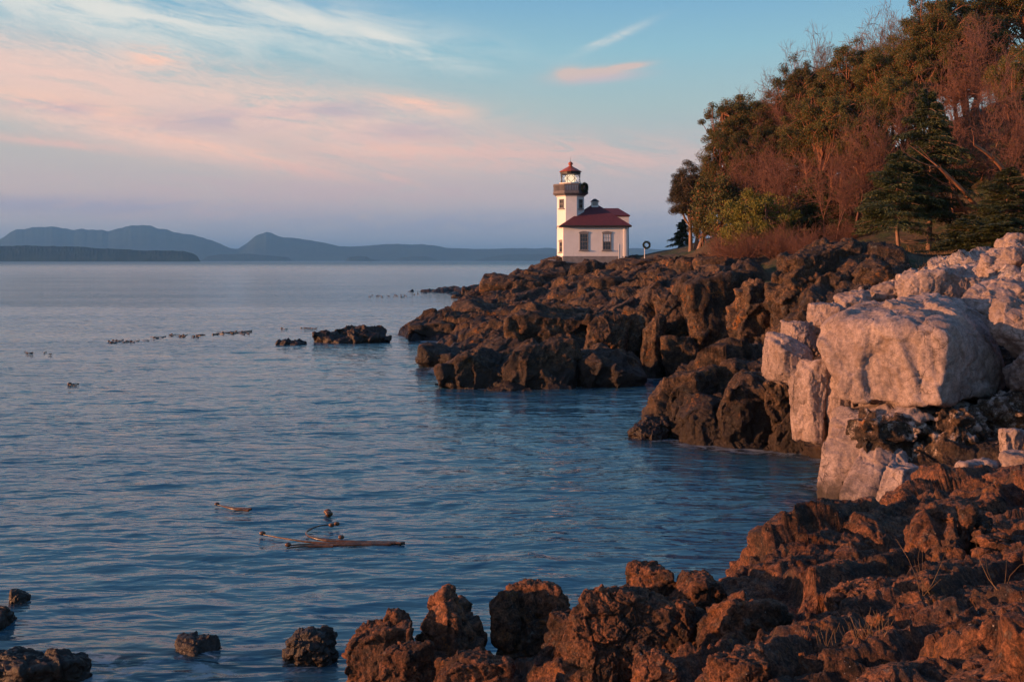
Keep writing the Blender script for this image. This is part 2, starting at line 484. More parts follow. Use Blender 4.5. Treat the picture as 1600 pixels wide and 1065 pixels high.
# ------------------------------------------------------------------ water
def build_water():
    us = np.concatenate([np.linspace(-9, -0.85, 40)[:-1], np.linspace(-0.85, 0.55, 620), np.linspace(0.55, 2.5, 20)[1:]])
    ds = np.concatenate([np.exp(np.linspace(math.log(7.0), math.log(150), 900)), np.exp(np.linspace(math.log(150), math.log(60000), 120))[1:]])
    U, D = np.meshgrid(us, ds)
    X = (U * D).ravel(); Y = D.ravel()
    Z = np.zeros_like(X)
    near = (Y < 240) & (np.abs(U.ravel()) < 0.9)
    p = np.stack([X[near], Y[near], np.zeros(near.sum())], 1)
    # swell running diagonally, short-crested wavelets on top, calmer slicks between
    def aniso(pp, ang, sx, sy, seed, oc=3):
        c, s_ = math.cos(R(ang)), math.sin(R(ang))
        q = np.stack([(pp[:, 0] * c + pp[:, 1] * s_) / sx, (-pp[:, 0] * s_ + pp[:, 1] * c) / sy, np.zeros(len(pp))], 1)
        return fbm(q, oc, 0.5, seed)
    warp = aniso(p, 0, 6, 5, 3, 2)
    q = p.copy(); q[:, 1] += warp * 0.9; q[:, 0] += warp * 0.6
    z = 0.050 * aniso(q, -14, 3.4, 1.5, 11, 2) + 0.048 * aniso(q, 12, 1.3, 0.55, 21, 2) * (0.7 + 0.5 * aniso(p, 5, 14, 6, 51, 2))
    z += 0.024 * aniso(q, -6, 0.80, 0.36, 31, 2)
    fade = np.clip(1 - (p[:, 1] - 90) / 140, 0, 1)
    Z[near] = z * fade
    nu, nd = len(us), len(ds)
    idx = np.arange(nu * nd).reshape(nd, nu)
    f = np.stack([idx[:-1, :-1].ravel(), idx[:-1, 1:].ravel(), idx[1:, 1:].ravel(), idx[1:, :-1].ravel()], 1)
    m, t, b = newmat('sea_water')
    geo = t.node('ShaderNodeNewGeometry'); pos = geo.outputs['Position']
    v1 = t.scalevec(pos, (0.50, 1.3, 1), (0, 0, R(-12)))
    v2 = t.scalevec(pos, (0.35, 1.2, 1), (0, 0, R(14)))
    v3 = t.scalevec(pos, (0.30, 1.3, 1), (0, 0, R(-3)))
    h = t.m('MULTIPLY', t.noise(v1, 1.0, 3, 0.5, 0.4), 0.17)
    h = t.m('ADD', h, t.m('MULTIPLY', t.noise(v2, 2.6, 2, 0.5, 0.3), 0.085))
    h = t.m('ADD', h, t.m('MULTIPLY', t.noise(v3, 0.20, 3, 0.5, 0.3), 0.42))
    h = t.m('ADD', h, t.m('MULTIPLY', t.noise(v3, 8.0, 2, 0.5, 0.3), 0.010))
    bp = t.node('ShaderNodeBump'); bp.inputs['Distance'].default_value = 1.0
    # wind patches and slicks change how rough the water is
    patch = t.step(t.noise(t.scalevec(pos, (0.012, 0.05, 1), (0, 0, R(4))), 1.0, 4, 0.6, 0.5), 0.35, 0.68)
    t.put(bp.inputs['Strength'], t.m('ADD', 0.50, t.m('MULTIPLY', patch, 0.50)))
    t.put(bp.inputs['Height'], h)
    t.l.new(bp.outputs[0], b.inputs['Normal'])
    sh = t.node('ShaderNodeAttribute', attribute_name='shore').outputs['Fac']
    fn = t.noise(t.scalevec(pos, (1.2, 2.6, 1), (0, 0, R(8))), 1.0, 7, 0.72, 1.2)
    fm = t.m('MULTIPLY', t.step(t.m('ADD', fn, t.m('MULTIPLY', sh, 0.22)), 0.62, 0.80), t.step(sh, 0.12, 0.75))
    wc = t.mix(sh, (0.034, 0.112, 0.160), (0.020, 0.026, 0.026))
    t.put(b.inputs['Base Color'], t.mix(t.m('MULTIPLY', fm, 0.55), wc, (0.40, 0.46, 0.50)))
    syy = t.node('ShaderNodeSeparateXYZ'); t.l.new(pos, syy.inputs[0])
    # waves too small to be modelled far away leave the surface rougher
    t.put(b.inputs['Roughness'], t.m('ADD', t.m('ADD', 0.07, t.m('MULTIPLY', t.step(syy.outputs[1], 30.0, 2500.0), 0.32)), t.m('MULTIPLY', fm, 0.4)))
    b.inputs['IOR'].default_value = 1.333
    o = mesh_np('sea', np.stack([X, Y, Z], 1), f, m)
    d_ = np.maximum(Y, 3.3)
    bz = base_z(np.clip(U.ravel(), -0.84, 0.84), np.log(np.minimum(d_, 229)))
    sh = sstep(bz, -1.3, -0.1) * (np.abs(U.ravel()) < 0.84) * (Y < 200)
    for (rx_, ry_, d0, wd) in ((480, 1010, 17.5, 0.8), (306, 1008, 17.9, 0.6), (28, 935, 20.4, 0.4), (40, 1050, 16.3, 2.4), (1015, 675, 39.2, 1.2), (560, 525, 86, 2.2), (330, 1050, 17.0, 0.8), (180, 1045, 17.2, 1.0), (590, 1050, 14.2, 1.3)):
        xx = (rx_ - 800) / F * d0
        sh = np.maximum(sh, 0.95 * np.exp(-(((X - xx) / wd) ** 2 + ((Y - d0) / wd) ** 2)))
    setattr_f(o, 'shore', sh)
    tag(o, 'calm dusk sea with blue ripples and pale reflections', None, kind='structure')

# ------------------------------------------------------------------ far hills and islands
def hill_mat(name, c):
    m, t, b = newmat(name)
    geo = t.node('ShaderNodeNewGeometry')
    n = t.noise(geo.outputs['Position'], 0.008, 6, 0.7)
    t.put(b.inputs['Base Color'], t.mix(t.step(n, 0.35, 0.65), c, tuple(v * 1.7 for v in c)))
    b.inputs['Roughness'].default_value = 1.0
    b.inputs['Specular IOR Level'].default_value = 0.0
    return m
M_FARHILL = hill_mat('far_forest', (0.022, 0.034, 0.026))

def hill_range(name, d, prof, depth, label, trees=0.0, seed=1, n=900, cat=None):
    """terrain strip: crest profile given as (px, py) at distance d, real depth behind and a shore in front"""
    px = np.linspace(prof[0][0], prof[-1][0], n)
    pr = np.array(prof, float)
    h = (407 - np.interp(px, pr[:, 0], pr[:, 1])) / F * d + CH
    # round the polyline and roughen it
    k = max(3, n // 220)
    ker = np.hanning(k + 2)[1:-1]; ker /= ker.sum()
    h = np.convolve(np.pad(h, k, mode='edge'), ker, mode='same')[k:-k]
    X = (px - 800) / F * d
    cr = np.stack([px / 22.0, np.full(n, seed * 3.3), np.zeros(n)], 1)
    h = h * (1 + 0.09 * fbm(cr, 6, 0.6, seed))
    rows = 28
    V = []
    for j in range(rows):
        t = j / (rows - 1)
        s = math.sin(math.pi * min(1.0, t * 1.15)) ** 0.7 if t < 1 / 1.15 else 0
        y = d - depth * 0.42 + depth * t
        q = np.stack([X / (d * 0.02), np.full(n, y / (d * 0.02)), np.zeros(n)], 1)
        nn = fbm(q, 4, 0.55, seed)
        z = h * s * (1 + 0.10 * nn * (1 - s)) - (12 if s == 0 else 0)
        if trees:
            q2 = np.stack([X / trees, np.full(n, y / trees), np.zeros(n)], 1)
            z = z + trees * 0.22 * np.clip(vnoise(q2, seed + 5), -0.6, 1) * (z > 3)
        V.append(np.stack([X * (y / d), np.full(n, y), z], 1))
    V = np.concatenate(V)
    idx = np.arange(n * rows).reshape(rows, n)
    f = np.stack([idx[:-1, :-1].ravel(), idx[:-1, 1:].ravel(), idx[1:, 1:].ravel(), idx[1:, :-1].ravel()], 1)
    o = mesh_np(name, V, f, M_FARHILL)
    return tag(o, label, None, kind='structure')

hill_range('far_hills', 15000, [(-420, 395), (-250, 385), (-120, 392), (-40, 380), (0, 374), (18, 362), (45, 354), (75, 353), (95, 356), (125, 358), (165, 361), (185, 357), (205, 354), (235, 352), (248, 357), (270, 364), (300, 368), (330, 376), (360, 388), (372, 389), (384, 380), (400, 367), (415, 364), (435, 369), (460, 372), (500, 378), (545, 386), (570, 384), (620, 381), (660, 382), (700, 387), (740, 389), (800, 388), (850, 387), (900, 390), (1000, 388), (1100, 392), (1300, 390), (1500, 396)],
           3000, 'long hazy blue mountain ridge across the horizon', seed=3)
hill_range('low_far_hills', 11500, [(310, 409), (325, 400), (350, 397), (390, 396), (420, 399), (450, 402), (458, 409)], 900, 'low hazy wooded point right of the dark island', 14, 7)
hill_range('small_far_island', 11000, [(538, 409), (545, 402), (560, 400), (572, 401), (580, 405), (592, 406), (596, 409)], 500, 'tiny hazy wooded islet on the horizon', 14, 8, 400)
hill_range('low_far_island', 12500, [(612, 409), (625, 403), (645, 400), (665, 400), (678, 404), (686, 409)], 700, 'low hazy island on the horizon left of the lighthouse', 14, 9, 400)
hill_range('low_far_shore', 12500, [(735, 409), (760, 402), (790, 398), (830, 397), (880, 396), (950, 397), (1050, 398), (1060, 409)], 900, 'low hazy shore on the horizon behind the lighthouse', 14, 10)
hill_range('wooded_island', 6500, [(-500, 400), (-300, 390), (-150, 386), (0, 384), (60, 384), (120, 386), (170, 388), (215, 391), (250, 392), (285, 392), (300, 395), (308, 400), (313, 409)], 900, 'dark low wooded island in front of the blue hills', 12, 12, 1600)

# ------------------------------------------------------------------ air
def build_haze():
    m = bpy.data.materials.new('air')
    m.use_nodes = True
    t = NT(m.node_tree); t.n.clear()
    v = t.node('ShaderNodeVolumePrincipled')
    v.inputs['Color'].default_value = (0.20, 0.53, 1.0, 1)
    v.inputs['Density'].default_value = HAZE
    v.inputs['Anisotropy'].default_value = 0.0
    o = t.node('ShaderNodeOutputMaterial')
    t.l.new(v.outputs[0], o.inputs['Volume'])
    b = MB().box(-40000, 40000, -3000, 62000, -8, 560)
    h = b.build('haze', m)
    tag(h, 'thin blue sea haze over the distance', None, kind='stuff')
HAZE = 6e-5
if HAZE: build_haze()

# ------------------------------------------------------------------ rocky shore: one continuous sheet of bedrock
CP = []
def pp(*a):
    for x, y, d in a:
        q = P(x, y, d); CP.append((x, d, q[2]))
def ww(*a):
    CP.extend(a)
# headland under the lighthouse
pp((870, 405, 112), (850, 410, 111), (830, 417, 112), (800, 428, 113), (770, 440, 114), (750, 449, 112), (735, 457, 110), (715, 468, 103),
   (690, 478, 98), (665, 492, 93), (645, 508, 90), (638, 522, 88.5),
   (700, 500, 92), (760, 472, 99), (800, 462, 101), (850, 440, 105), (900, 420, 107), (940, 411, 109), (800, 490, 87), (880, 466, 86),
   (950, 440, 91), (1000, 425, 92), (1050, 412, 98), (700, 518, 87), (740, 512, 85))
pp((870, 404, 118), (925, 404, 113), (985, 403, 112), (1010, 403, 105), (1040, 404, 98), (1090, 399, 105), (1150, 398, 95), (1075, 385, 125), (1030, 395, 120), (1120, 402, 85), (1180, 405, 80))
ww((637, 88, -0.3), (660, 86.5, -0.2), (700, 83, -0.4), (740, 80, -0.2), (625, 89, -1.6), (655, 83.5, -1.2), (690, 79, -1.2), (715, 77.5, -0.6),
   (630, 100, -2), (655, 108, -2), (690, 118, -2), (725, 126, -2), (760, 132, -2), (800, 138, -2), (850, 150, -2), (550, 95, -2.5), (560, 130, -2.5), (400, 100, -3), (640, 150, -3),
   (870, 126, 5), (900, 140, 2), (1000, 150, 2), (990, 125, 7))
# middle mass
pp((664, 553, 71), (685, 543, 72), (705, 528, 72), (725, 516, 73), (760, 503, 74), (800, 492, 75), (840, 484, 76), (880, 480, 76),
   (700, 566, 62), (730, 552, 62), (760, 541, 63), (800, 542, 62), (850, 546, 61), (890, 552, 61), (930, 562, 61), (975, 574, 60),
   (780, 520, 68), (840, 515, 68), (880, 505, 70),
   (915, 497, 68), (945, 492, 67), (1000, 492, 67), (930, 560, 63), (960, 560, 63), (1000, 560, 62.5), (1010, 470, 67), (960, 465, 74),
   (1040, 455, 67), (1070, 440, 67), (1105, 429, 67), (1150, 430, 66), (1190, 440, 64), (1210, 450, 66), (1020, 540, 63.5), (1070, 520, 64), (1120, 500, 63), (1160, 500, 60),
   (1150, 415, 78), (1080, 425, 80))
ww((661, 70, -0.2), (675, 64, -0.2), (692, 57.8, 0), (720, 55.5, -0.1), (760, 54.8, -0.1), (800, 54.3, -0.1), (850, 54.5, -0.1), (900, 55, -0.1), (950, 56, -0.1), (998, 57.6, -0.1),
   (1010, 60.5, -0.1), (1060, 60, -0.1), (1110, 59, -0.1), (1150, 56.5, 0.1),
   (650, 69, -1.5), (660, 61, -1.5), (680, 55, -1.5), (720, 53, -1.5), (800, 52, -1.6), (880, 52, -1.6), (950, 53.5, -1.6), (1005, 55, -1.5), (1060, 57.5, -1.5), (1110, 56, -1.4), (1140, 53, -1), (600, 65, -2.5), (560, 50, -3), (700, 45, -3), (850, 42, -3))
# rock rib with the dome on top, right of the middle mass
pp((1150, 535, 54), (1165, 500, 54), (1185, 470, 54), (1205, 450, 54), (1235, 425, 54), (1262, 408, 53), (1300, 390, 53), (1340, 384, 54), (1380, 390, 55), (1405, 402, 56),
   (1250, 500, 47), (1290, 460, 47), (1340, 440, 47), (1220, 525, 46), (1390, 430, 47), (1430, 412, 60), (1480, 405, 62), (1530, 402, 60), (1430, 425, 50), (1480, 412, 50), (1520, 408, 48))
# dark low mass in front of it
pp((1043, 600, 41), (1062, 588, 42), (1090, 576, 43), (1120, 566, 43.5), (1160, 555, 44), (1200, 556, 43), (1230, 570, 40), (1250, 590, 38.5), (1050, 640, 39.2),
   (1100, 622, 39.5), (1140, 603, 39.8), (1200, 606, 39.4), (1250, 630, 38.2), (1280, 660, 37), (1080, 660, 38.4), (1160, 660, 38))
ww((1043, 38.9, -0.1), (1060, 38, -0.1), (1100, 37.3, -0.1), (1160, 36.8, -0.1), (1230, 36.6, -0.1), (1285, 36.3, 0), (1038, 41.5, -0.2), (1045, 45, -0.8), (1080, 48, -1), (1120, 50, -0.8),
   (1025, 38, -1.6), (1060, 36, -1.5), (1120, 35, -1.5), (1200, 34, -1.6), (1270, 32.5, -1.5), (1000, 45, -2), (1020, 50, -2))
# ground carrying the pale boulders
pp((1296, 700, 31), (1320, 655, 31.5), (1400, 646, 31.5), (1480, 652, 31.5), (1560, 640, 31.5), (1640, 630, 31), (1300, 590, 37), (1340, 520, 38), (1300, 540, 39), (1400, 480, 38), (1440, 455, 40),
   (1490, 435, 40), (1540, 410, 40), (1600, 385, 40), (1600, 450, 34), (1360, 690, 29.5), (1420, 700, 28.5), (1480, 700, 28), (1560, 690, 28), (1640, 680, 28), (1400, 460, 44))
ww((1282, 29.4, -0.1), (1330, 28.6, -0.1), (1370, 28, 0.0), (1265, 29.6, -1.5), (1310, 27, -1.2), (1360, 26.5, -0.7), (1230, 28, -2), (1700, 36, 7.5), (1800, 30, 7.5), (1700, 45, 8.5), (2000, 40, 10))
# foreground
pp((1060, 925, 15), (1110, 895, 17), (1160, 868, 18), (1195, 830, 19), (1235, 808, 19.5), (1285, 822, 19.8), (1330, 818, 21), (1352, 790, 22.5), (1380, 778, 23), (1425, 760, 23.5), (1480, 752, 24), (1560, 738, 25), (1640, 728, 25),
   (1100, 960, 13.5), (1200, 900, 14.5), (1300, 870, 15.5), (1400, 835, 16.5), (1500, 805, 17.5), (1620, 790, 17.5), (1640, 900, 11), (1450, 930, 11), (1300, 960, 11), (1150, 1000, 11), (1000, 1030, 10.5),
   (1200, 1065, 8.5), (1400, 1065, 7.5), (1620, 1065, 6.8))
ww((900, 10, 2.3), (800, 11, 1.9), (700, 12, 1.4), (600, 13, 0.9), (545, 14, 0.3), (500, 13.5, -0.8), (520, 16, -1), (600, 15.7, -0.6), (700, 16.3, -0.8), (800, 16.6, -0.8), (900, 16.8, -0.7), (970, 17.2, -0.7), (1040, 18.5, -0.9), (1110, 20, -0.9),
   (1190, 21.5, -1), (1290, 22.5, -0.9), (1340, 24.5, -0.8), (1150, 25, -2), (1000, 25, -2.5), (800, 22, -2.5), (500, 20, -2.5), (450, 12, -1.5), (400, 9, -1.0),
   (1300, 6, 3.7), (1000, 6, 2.8), (700, 6, 1.6), (400, 5, 0.0), (1600, 4, 4.3), (1000, 3.4, 2.8), (600, 3.4, 1.4), (1900, 6, 5.0), (1900, 12, 4.2), (2000, 20, 4.5), (200, 4, 0.5), (-200, 6, -2), (100, 12, -3), (-300, 20, -4), (0, 50, -5), (-300, 100, -6))
# wooded slope to the right
ww((1100, 130, 9), (1200, 110, 12), (1200, 90, 9.5), (1200, 72, 7.2), (1300, 66, 7.6), (1300, 80, 9.5), (1300, 94, 14.5), (1400, 66, 8), (1400, 76, 10.5), (1400, 88, 16), (1400, 110, 19), (1500, 64, 8), (1500, 76, 13), (1500, 88, 19),
   (1600, 55, 8.5), (1600, 66, 11), (1600, 80, 19), (1600, 100, 24), (1156, 98, 11.5), (1266, 94, 13.8), (1350, 90, 15.5), (1470, 84, 18), (1570, 84, 20.5),
   (1600, 150, 28), (1400, 150, 20), (1250, 150, 13), (1900, 60, 15), (1900, 110, 30), (1050, 160, 7), (1800, 200, 32), (1300, 210, 20), (1000, 210, 4))
CP = np.array(CP)
_cu = (CP[:, 0] - 800) / F; _cv = np.log(CP[:, 1])
_K = np.sqrt((_cu[:, None] - _cu[None]) ** 2 + (_cv[:, None] - _cv[None]) ** 2) + 1e-9
_n = len(CP)
_A = np.zeros((_n + 3, _n + 3)); _A[:_n, :_n] = _K - np.eye(_n) * 0.0008
_A[:_n, _n] = 1; _A[:_n, _n + 1] = _cu; _A[:_n, _n + 2] = _cv
_A[_n:, :_n] = _A[:_n, _n:].T
_wt = np.linalg.solve(_A, np.concatenate([CP[:, 2], np.zeros(3)]))
GU = np.linspace(-0.85, 0.85, 460); GV = np.linspace(math.log(3.2), math.log(230), 640)
def _grid():
    out = np.zeros((len(GV), len(GU)), np.float32)
    for j, v in enumerate(GV):
        K = np.sqrt((GU[:, None] - _cu[None]) ** 2 + (v - _cv[None]) ** 2)
        out[j] = K @ _wt[:_n] + _wt[_n] + _wt[_n + 1] * GU + _wt[_n + 2] * v
    return out
GZ = _grid()
def base_z(u, v):
    a = np.clip((u - GU[0]) / (GU[1] - GU[0]), 0, len(GU) - 1.001); b = np.clip((v - GV[0]) / (GV[1] - GV[0]), 0, len(GV) - 1.001)
    ia = a.astype(int); ib = b.astype(int); fa = a - ia; fb = b - ib
    return (GZ[ib, ia] * (1 - fa) * (1 - fb) + GZ[ib, ia + 1] * fa * (1 - fb) + GZ[ib + 1, ia] * (1 - fa) * fb + GZ[ib + 1, ia + 1] * fa * fb)
def ground_z(x, y):
    return float(base_z(np.array([x / y]), np.array([math.log(y)]))[0])

def rock_disp(p, nrm, dist, amp=1.0, seed=0):
    """displacement along the normal for bedrock: big blocks, smaller blocks, rubble, grain"""
    w = np.stack([fbm(p * 0.35, 3, 0.5, 5 + seed), fbm(p * 0.35 + 9, 3, 0.5, 6 + seed), fbm(p * 0.35 + 23, 3, 0.5, 8 + seed)], 1)
    q = p + w * 0.55
    # jointing dips to the left and is steeper than it is wide
    Rm = np.array(Matrix.Rotation(R(24), 3, 'Y') @ Matrix.Rotation(R(18), 3, 'Z'))
    q = q @ Rm.T
    far = sstep(dist, 22, 38)
    s1 = np.where(dist < 30, 1.6, 3.4)
    v1, e1 = worley(q * np.array([1, 1, 0.5]) / 4.6, 11 + seed, 1.7)
    v2, e2 = worley(q * np.array([1.1, 0.9, 0.5]) / 1.7, 21 + seed, 1.8)
    v3, e3 = worley(q * np.array([1, 1, 0.7]) / 0.6, 31 + seed, 1.8)
    sn = np.array([0.52, -0.30, 0.80]); sn /= np.linalg.norm(sn)
    def ledge(sp, k):
        f = (q @ sn) / sp + 0.35 * fbm(p * 0.22 / sp, 3, 0.5, k)
        f = f - np.floor(f)
        return f - sstep(f, 0.80, 1.0) - 0.4
    lay = 0.30 * far * ledge(1.9, 71) + (0.10 + 0.05 * far) * ledge(0.62, 73)
    d = lay + 0.48 * v1 * (0.15 + 0.85 * far) - 0.22 * far * (1 - sstep(e1, 0, 0.07))
    d += 0.19 * v2 * (0.75 + 0.25 * far) - 0.12 * (1 - sstep(e2, 0, 0.08)) * (0.6 + 0.4 * far)
    d += 0.062 * v3 - 0.030 * (1 - sstep(e3, 0, 0.10))
    d += 0.10 * fbm(q * 0.9, 4, 0.55, 41 + seed) + 0.04 * fbm(p * 4.5, 3, 0.6, 43 + seed)
    if (dist < 30).any():
        k = dist < 30
        vn, en = worley((q[k] @ Rm.T) * np.array([1.0, 0.8, 0.7]) / 1.9, 57 + seed, 1.25)
        dn = np.zeros_like(d); dn[k] = (0.24 * vn - 0.10 - 0.18 * (1 - sstep(en, 0, 0.10))) * (1 - sstep(dist[k], 24, 30))
        d += dn
    nr = dist < 34
    if nr.any():
        pn = p[nr]
        v4, e4 = worley((pn + 0.06 * fbm(pn * 3, 2, 0.5, 3)[:, None]) / 0.16, 61 + seed, 1.4)
        dd = np.zeros_like(d)
        dd[nr] = (0.030 * v4 - 0.016 * (1 - sstep(e4, 0, 0.12)) + 0.022 * fbm(pn * 9, 4, 0.65, 63 + seed) + 0.04 * fbm(pn * 1.6, 3, 0.5, 67 + seed)) * (1 - sstep(dist[nr], 20, 34))
        d += dd
    return d * amp

def build_shore():
    NU, NV = QUAL_U, QUAL_V
    us = np.linspace((430 - 800) / F, (1790 - 800) / F, NU)
    vs = np.linspace(math.log(3.4), math.log(225), 2400)
    UV = np.zeros((NV, NU, 2))
    for i, u in enumerate(us):
        z = base_z(np.full(len(vs), u), vs)
        d = np.exp(vs)
        py = -(z - CH) / d * F
        # screen size of a step seen a little from above as well, so back slopes keep some rows
        step = np.abs(np.diff(py)) + 0.22 * F * np.abs(np.diff(z)) / d[1:] + 330 * np.diff(vs)
        step *= np.where(z[1:] < -0.9, 0.08, 1.0) * np.where(py[1:] > 1120, 0.15, 1.0) * np.where((d[1:] > 130), 0.5, 1)
        UV[:, i, 0] = u
        cum = np.concatenate([[0], np.cumsum(step)])
        UV[:, i, 1] = np.interp(np.linspace(0, cum[-1], NV), cum, vs)
    # keep neighbouring columns coherent
    ker = np.hanning(63)[1:-1]; ker /= ker.sum()
    pad = np.pad(UV[:, :, 1], ((0, 0), (30, 30)), mode='edge')
    UV[:, :, 1] = sum(ker[k] * pad[:, k:k + NU] for k in range(61))
    u = UV[:, :, 0].ravel(); v = UV[:, :, 1].ravel()
    z = base_z(u, v)
    d = np.exp(v)
    pos = np.stack([u * d, d, z], 1)
    e = 0.004
    zu = (base_z(u + e, v) - base_z(u - e, v)) / (2 * e) / d
    zv = (base_z(u, v + e) - base_z(u, v - e)) / (2 * e) / d
    # gradient in world axes from the (u, ln d) chart: x = u d, y = d
    gx = zu; gy = zv - u * zu
    nrm = np.stack([-gx, -gy, np.ones_like(gx)], 1)
    nrm /= np.linalg.norm(nrm, axis=1)[:, None]
    px = u * F + 800
    # turf and soil on the level ground by the wood and beside the lighthouse
    grass = sstep(d, 58, 66) * sstep(px, 1165, 1215)
    grass = np.maximum(grass, sstep(d, 47, 50) * sstep(px, 1405, 1430) * sstep(z, 6.2, 6.6))
    grass = np.maximum(grass, sstep(d, 94, 99) * sstep(px, 985, 1005) * sstep(z, 6.3, 6.8))
    grass = np.maximum(grass, sstep(d, 76, 82) * sstep(px, 1120, 1150))
    grass = np.maximum(grass, sstep(d, 108, 112) * sstep(px, 1000, 1010))
    amp = np.where(d > 40, 1.0, 0.9) * (1 - 0.88 * grass)
    amp = amp * (1 - 0.75 * np.exp(-((px - 925) / 75) ** 2 - ((d - 114) / 9) ** 2))
    disp = rock_disp(pos, nrm, d, 1.0)
    pos = pos + nrm * (disp * amp)[:, None]
    pos[:, 2] -= 0.45 * np.exp(-((px - 930) / 70) ** 4 - ((d - 114) / 8) ** 4)
    white = sstep(px, 1275, 1330) * sstep(d, 27, 29) * (1 - sstep(d, 44, 50)) * np.clip(0.48 + 0.24 * sstep(z, 4.0, 5.5), 0, 1)
    white = np.maximum(white, 0.62 * sstep(px, 1380, 1430) * sstep(d, 33, 36) * (1 - sstep(d, 44, 47)))
    idx = np.arange(NU * NV).reshape(NV, NU)
    f = np.stack([idx[:-1, :-1].ravel(), idx[:-1, 1:].ravel(), idx[1:, 1:].ravel(), idx[1:, :-1].ravel()], 1)
    zf = pos[:, 2][f].max(1) > -0.8
    df = d[f[:, 0]]
    pr = px[f[:, 0]]
    def part(name, sel, mat, label):
        ff = f[sel & zf]
        used = np.unique(ff)
        rm = np.zeros(NU * NV, np.int64); rm[used] = np.arange(len(used))
        o = mesh_np(name, pos[used], rm[ff], mat)
        setattr_f(o, 'grass', grass[used]); setattr_f(o, 'white', white[used])
        return tag(o, label, None, kind='structure')
    part('rocky_foreground', df < 25.5, M_FORE, 'rust brown volcanic shore rock in the near right corner')
    part('rocky_headland', df >= 25.5, M_LAND, 'brown cracked bedrock headland running out to the lighthouse')

# soil and dry turf blended into the bedrock sheet by the grass attribute
def land_mat():
    m = M_MID.copy(); m.name = 'headland_ground'
    t = NT(m.node_tree)
    b = t.n['Principled BSDF']
    src = b.inputs['Base Color'].links[0].from_socket
    at = t.node('ShaderNodeAttribute', attribute_name='grass')
    geo = t.node('ShaderNodeNewGeometry'); pos = geo.outputs['Position']
    n = t.noise(pos, 0.35, 5, 0.65); n2 = t.noise(pos, 6.0, 5, 0.75)
    gc = t.mix(t.step(n, 0.42, 0.58), (0.045, 0.060, 0.018), (0.105, 0.070, 0.038))
    gc = t.mix(1.0, gc, t.ramp(n2, [(0.3, 0.45), (0.7, 1.4)]), 'MULTIPLY')
    k = t.step(t.m('ADD', at.outputs['Fac'], t.m('MULTIPLY', t.m('SUBTRACT', t.noise(pos, 1.1, 5, 0.7), 0.5), 1.0)), 0.4, 0.6)
    t.put(b.inputs['Base Color'], t.mix(k, src, gc))
    return m
M_LAND = land_mat()
QUAL_U, QUAL_V = 880, 1700
build_shore()

build_water()

# ------------------------------------------------------------------ separate rocks
_ICO = {}
def ico(n):
    if n not in _ICO:
        bm = bmesh.new(); bmesh.ops.create_icosphere(bm, subdivisions=n, radius=1.0)
        bm.verts.ensure_lookup_table()
        v = np.array([x.co[:] for x in bm.verts]); f = np.array([[q.index for q in x.verts] for x in bm.faces])
        v /= np.linalg.norm(v, axis=1)[:, None]
        bm.free(); _ICO[n] = (v, f)
    return _ICO[n]

def hull_planes(pts, c):
    bm = bmesh.new()
    for q in pts: bm.verts.new(q)
    r = bmesh.ops.convex_hull(bm, input=bm.verts)
    bmesh.ops.recalc_face_normals(bm, faces=bm.faces)
    out = []
    for f in bm.faces:
        n = np.array(f.normal[:]); d = float(n @ (np.array(f.verts[0].co[:]) - c))
        if d < 0: n = -n; d = -d
        if f.calc_area() > 1e-5: out.append(n / max(d, 0.02))
    bm.free()
    return np.array(out)

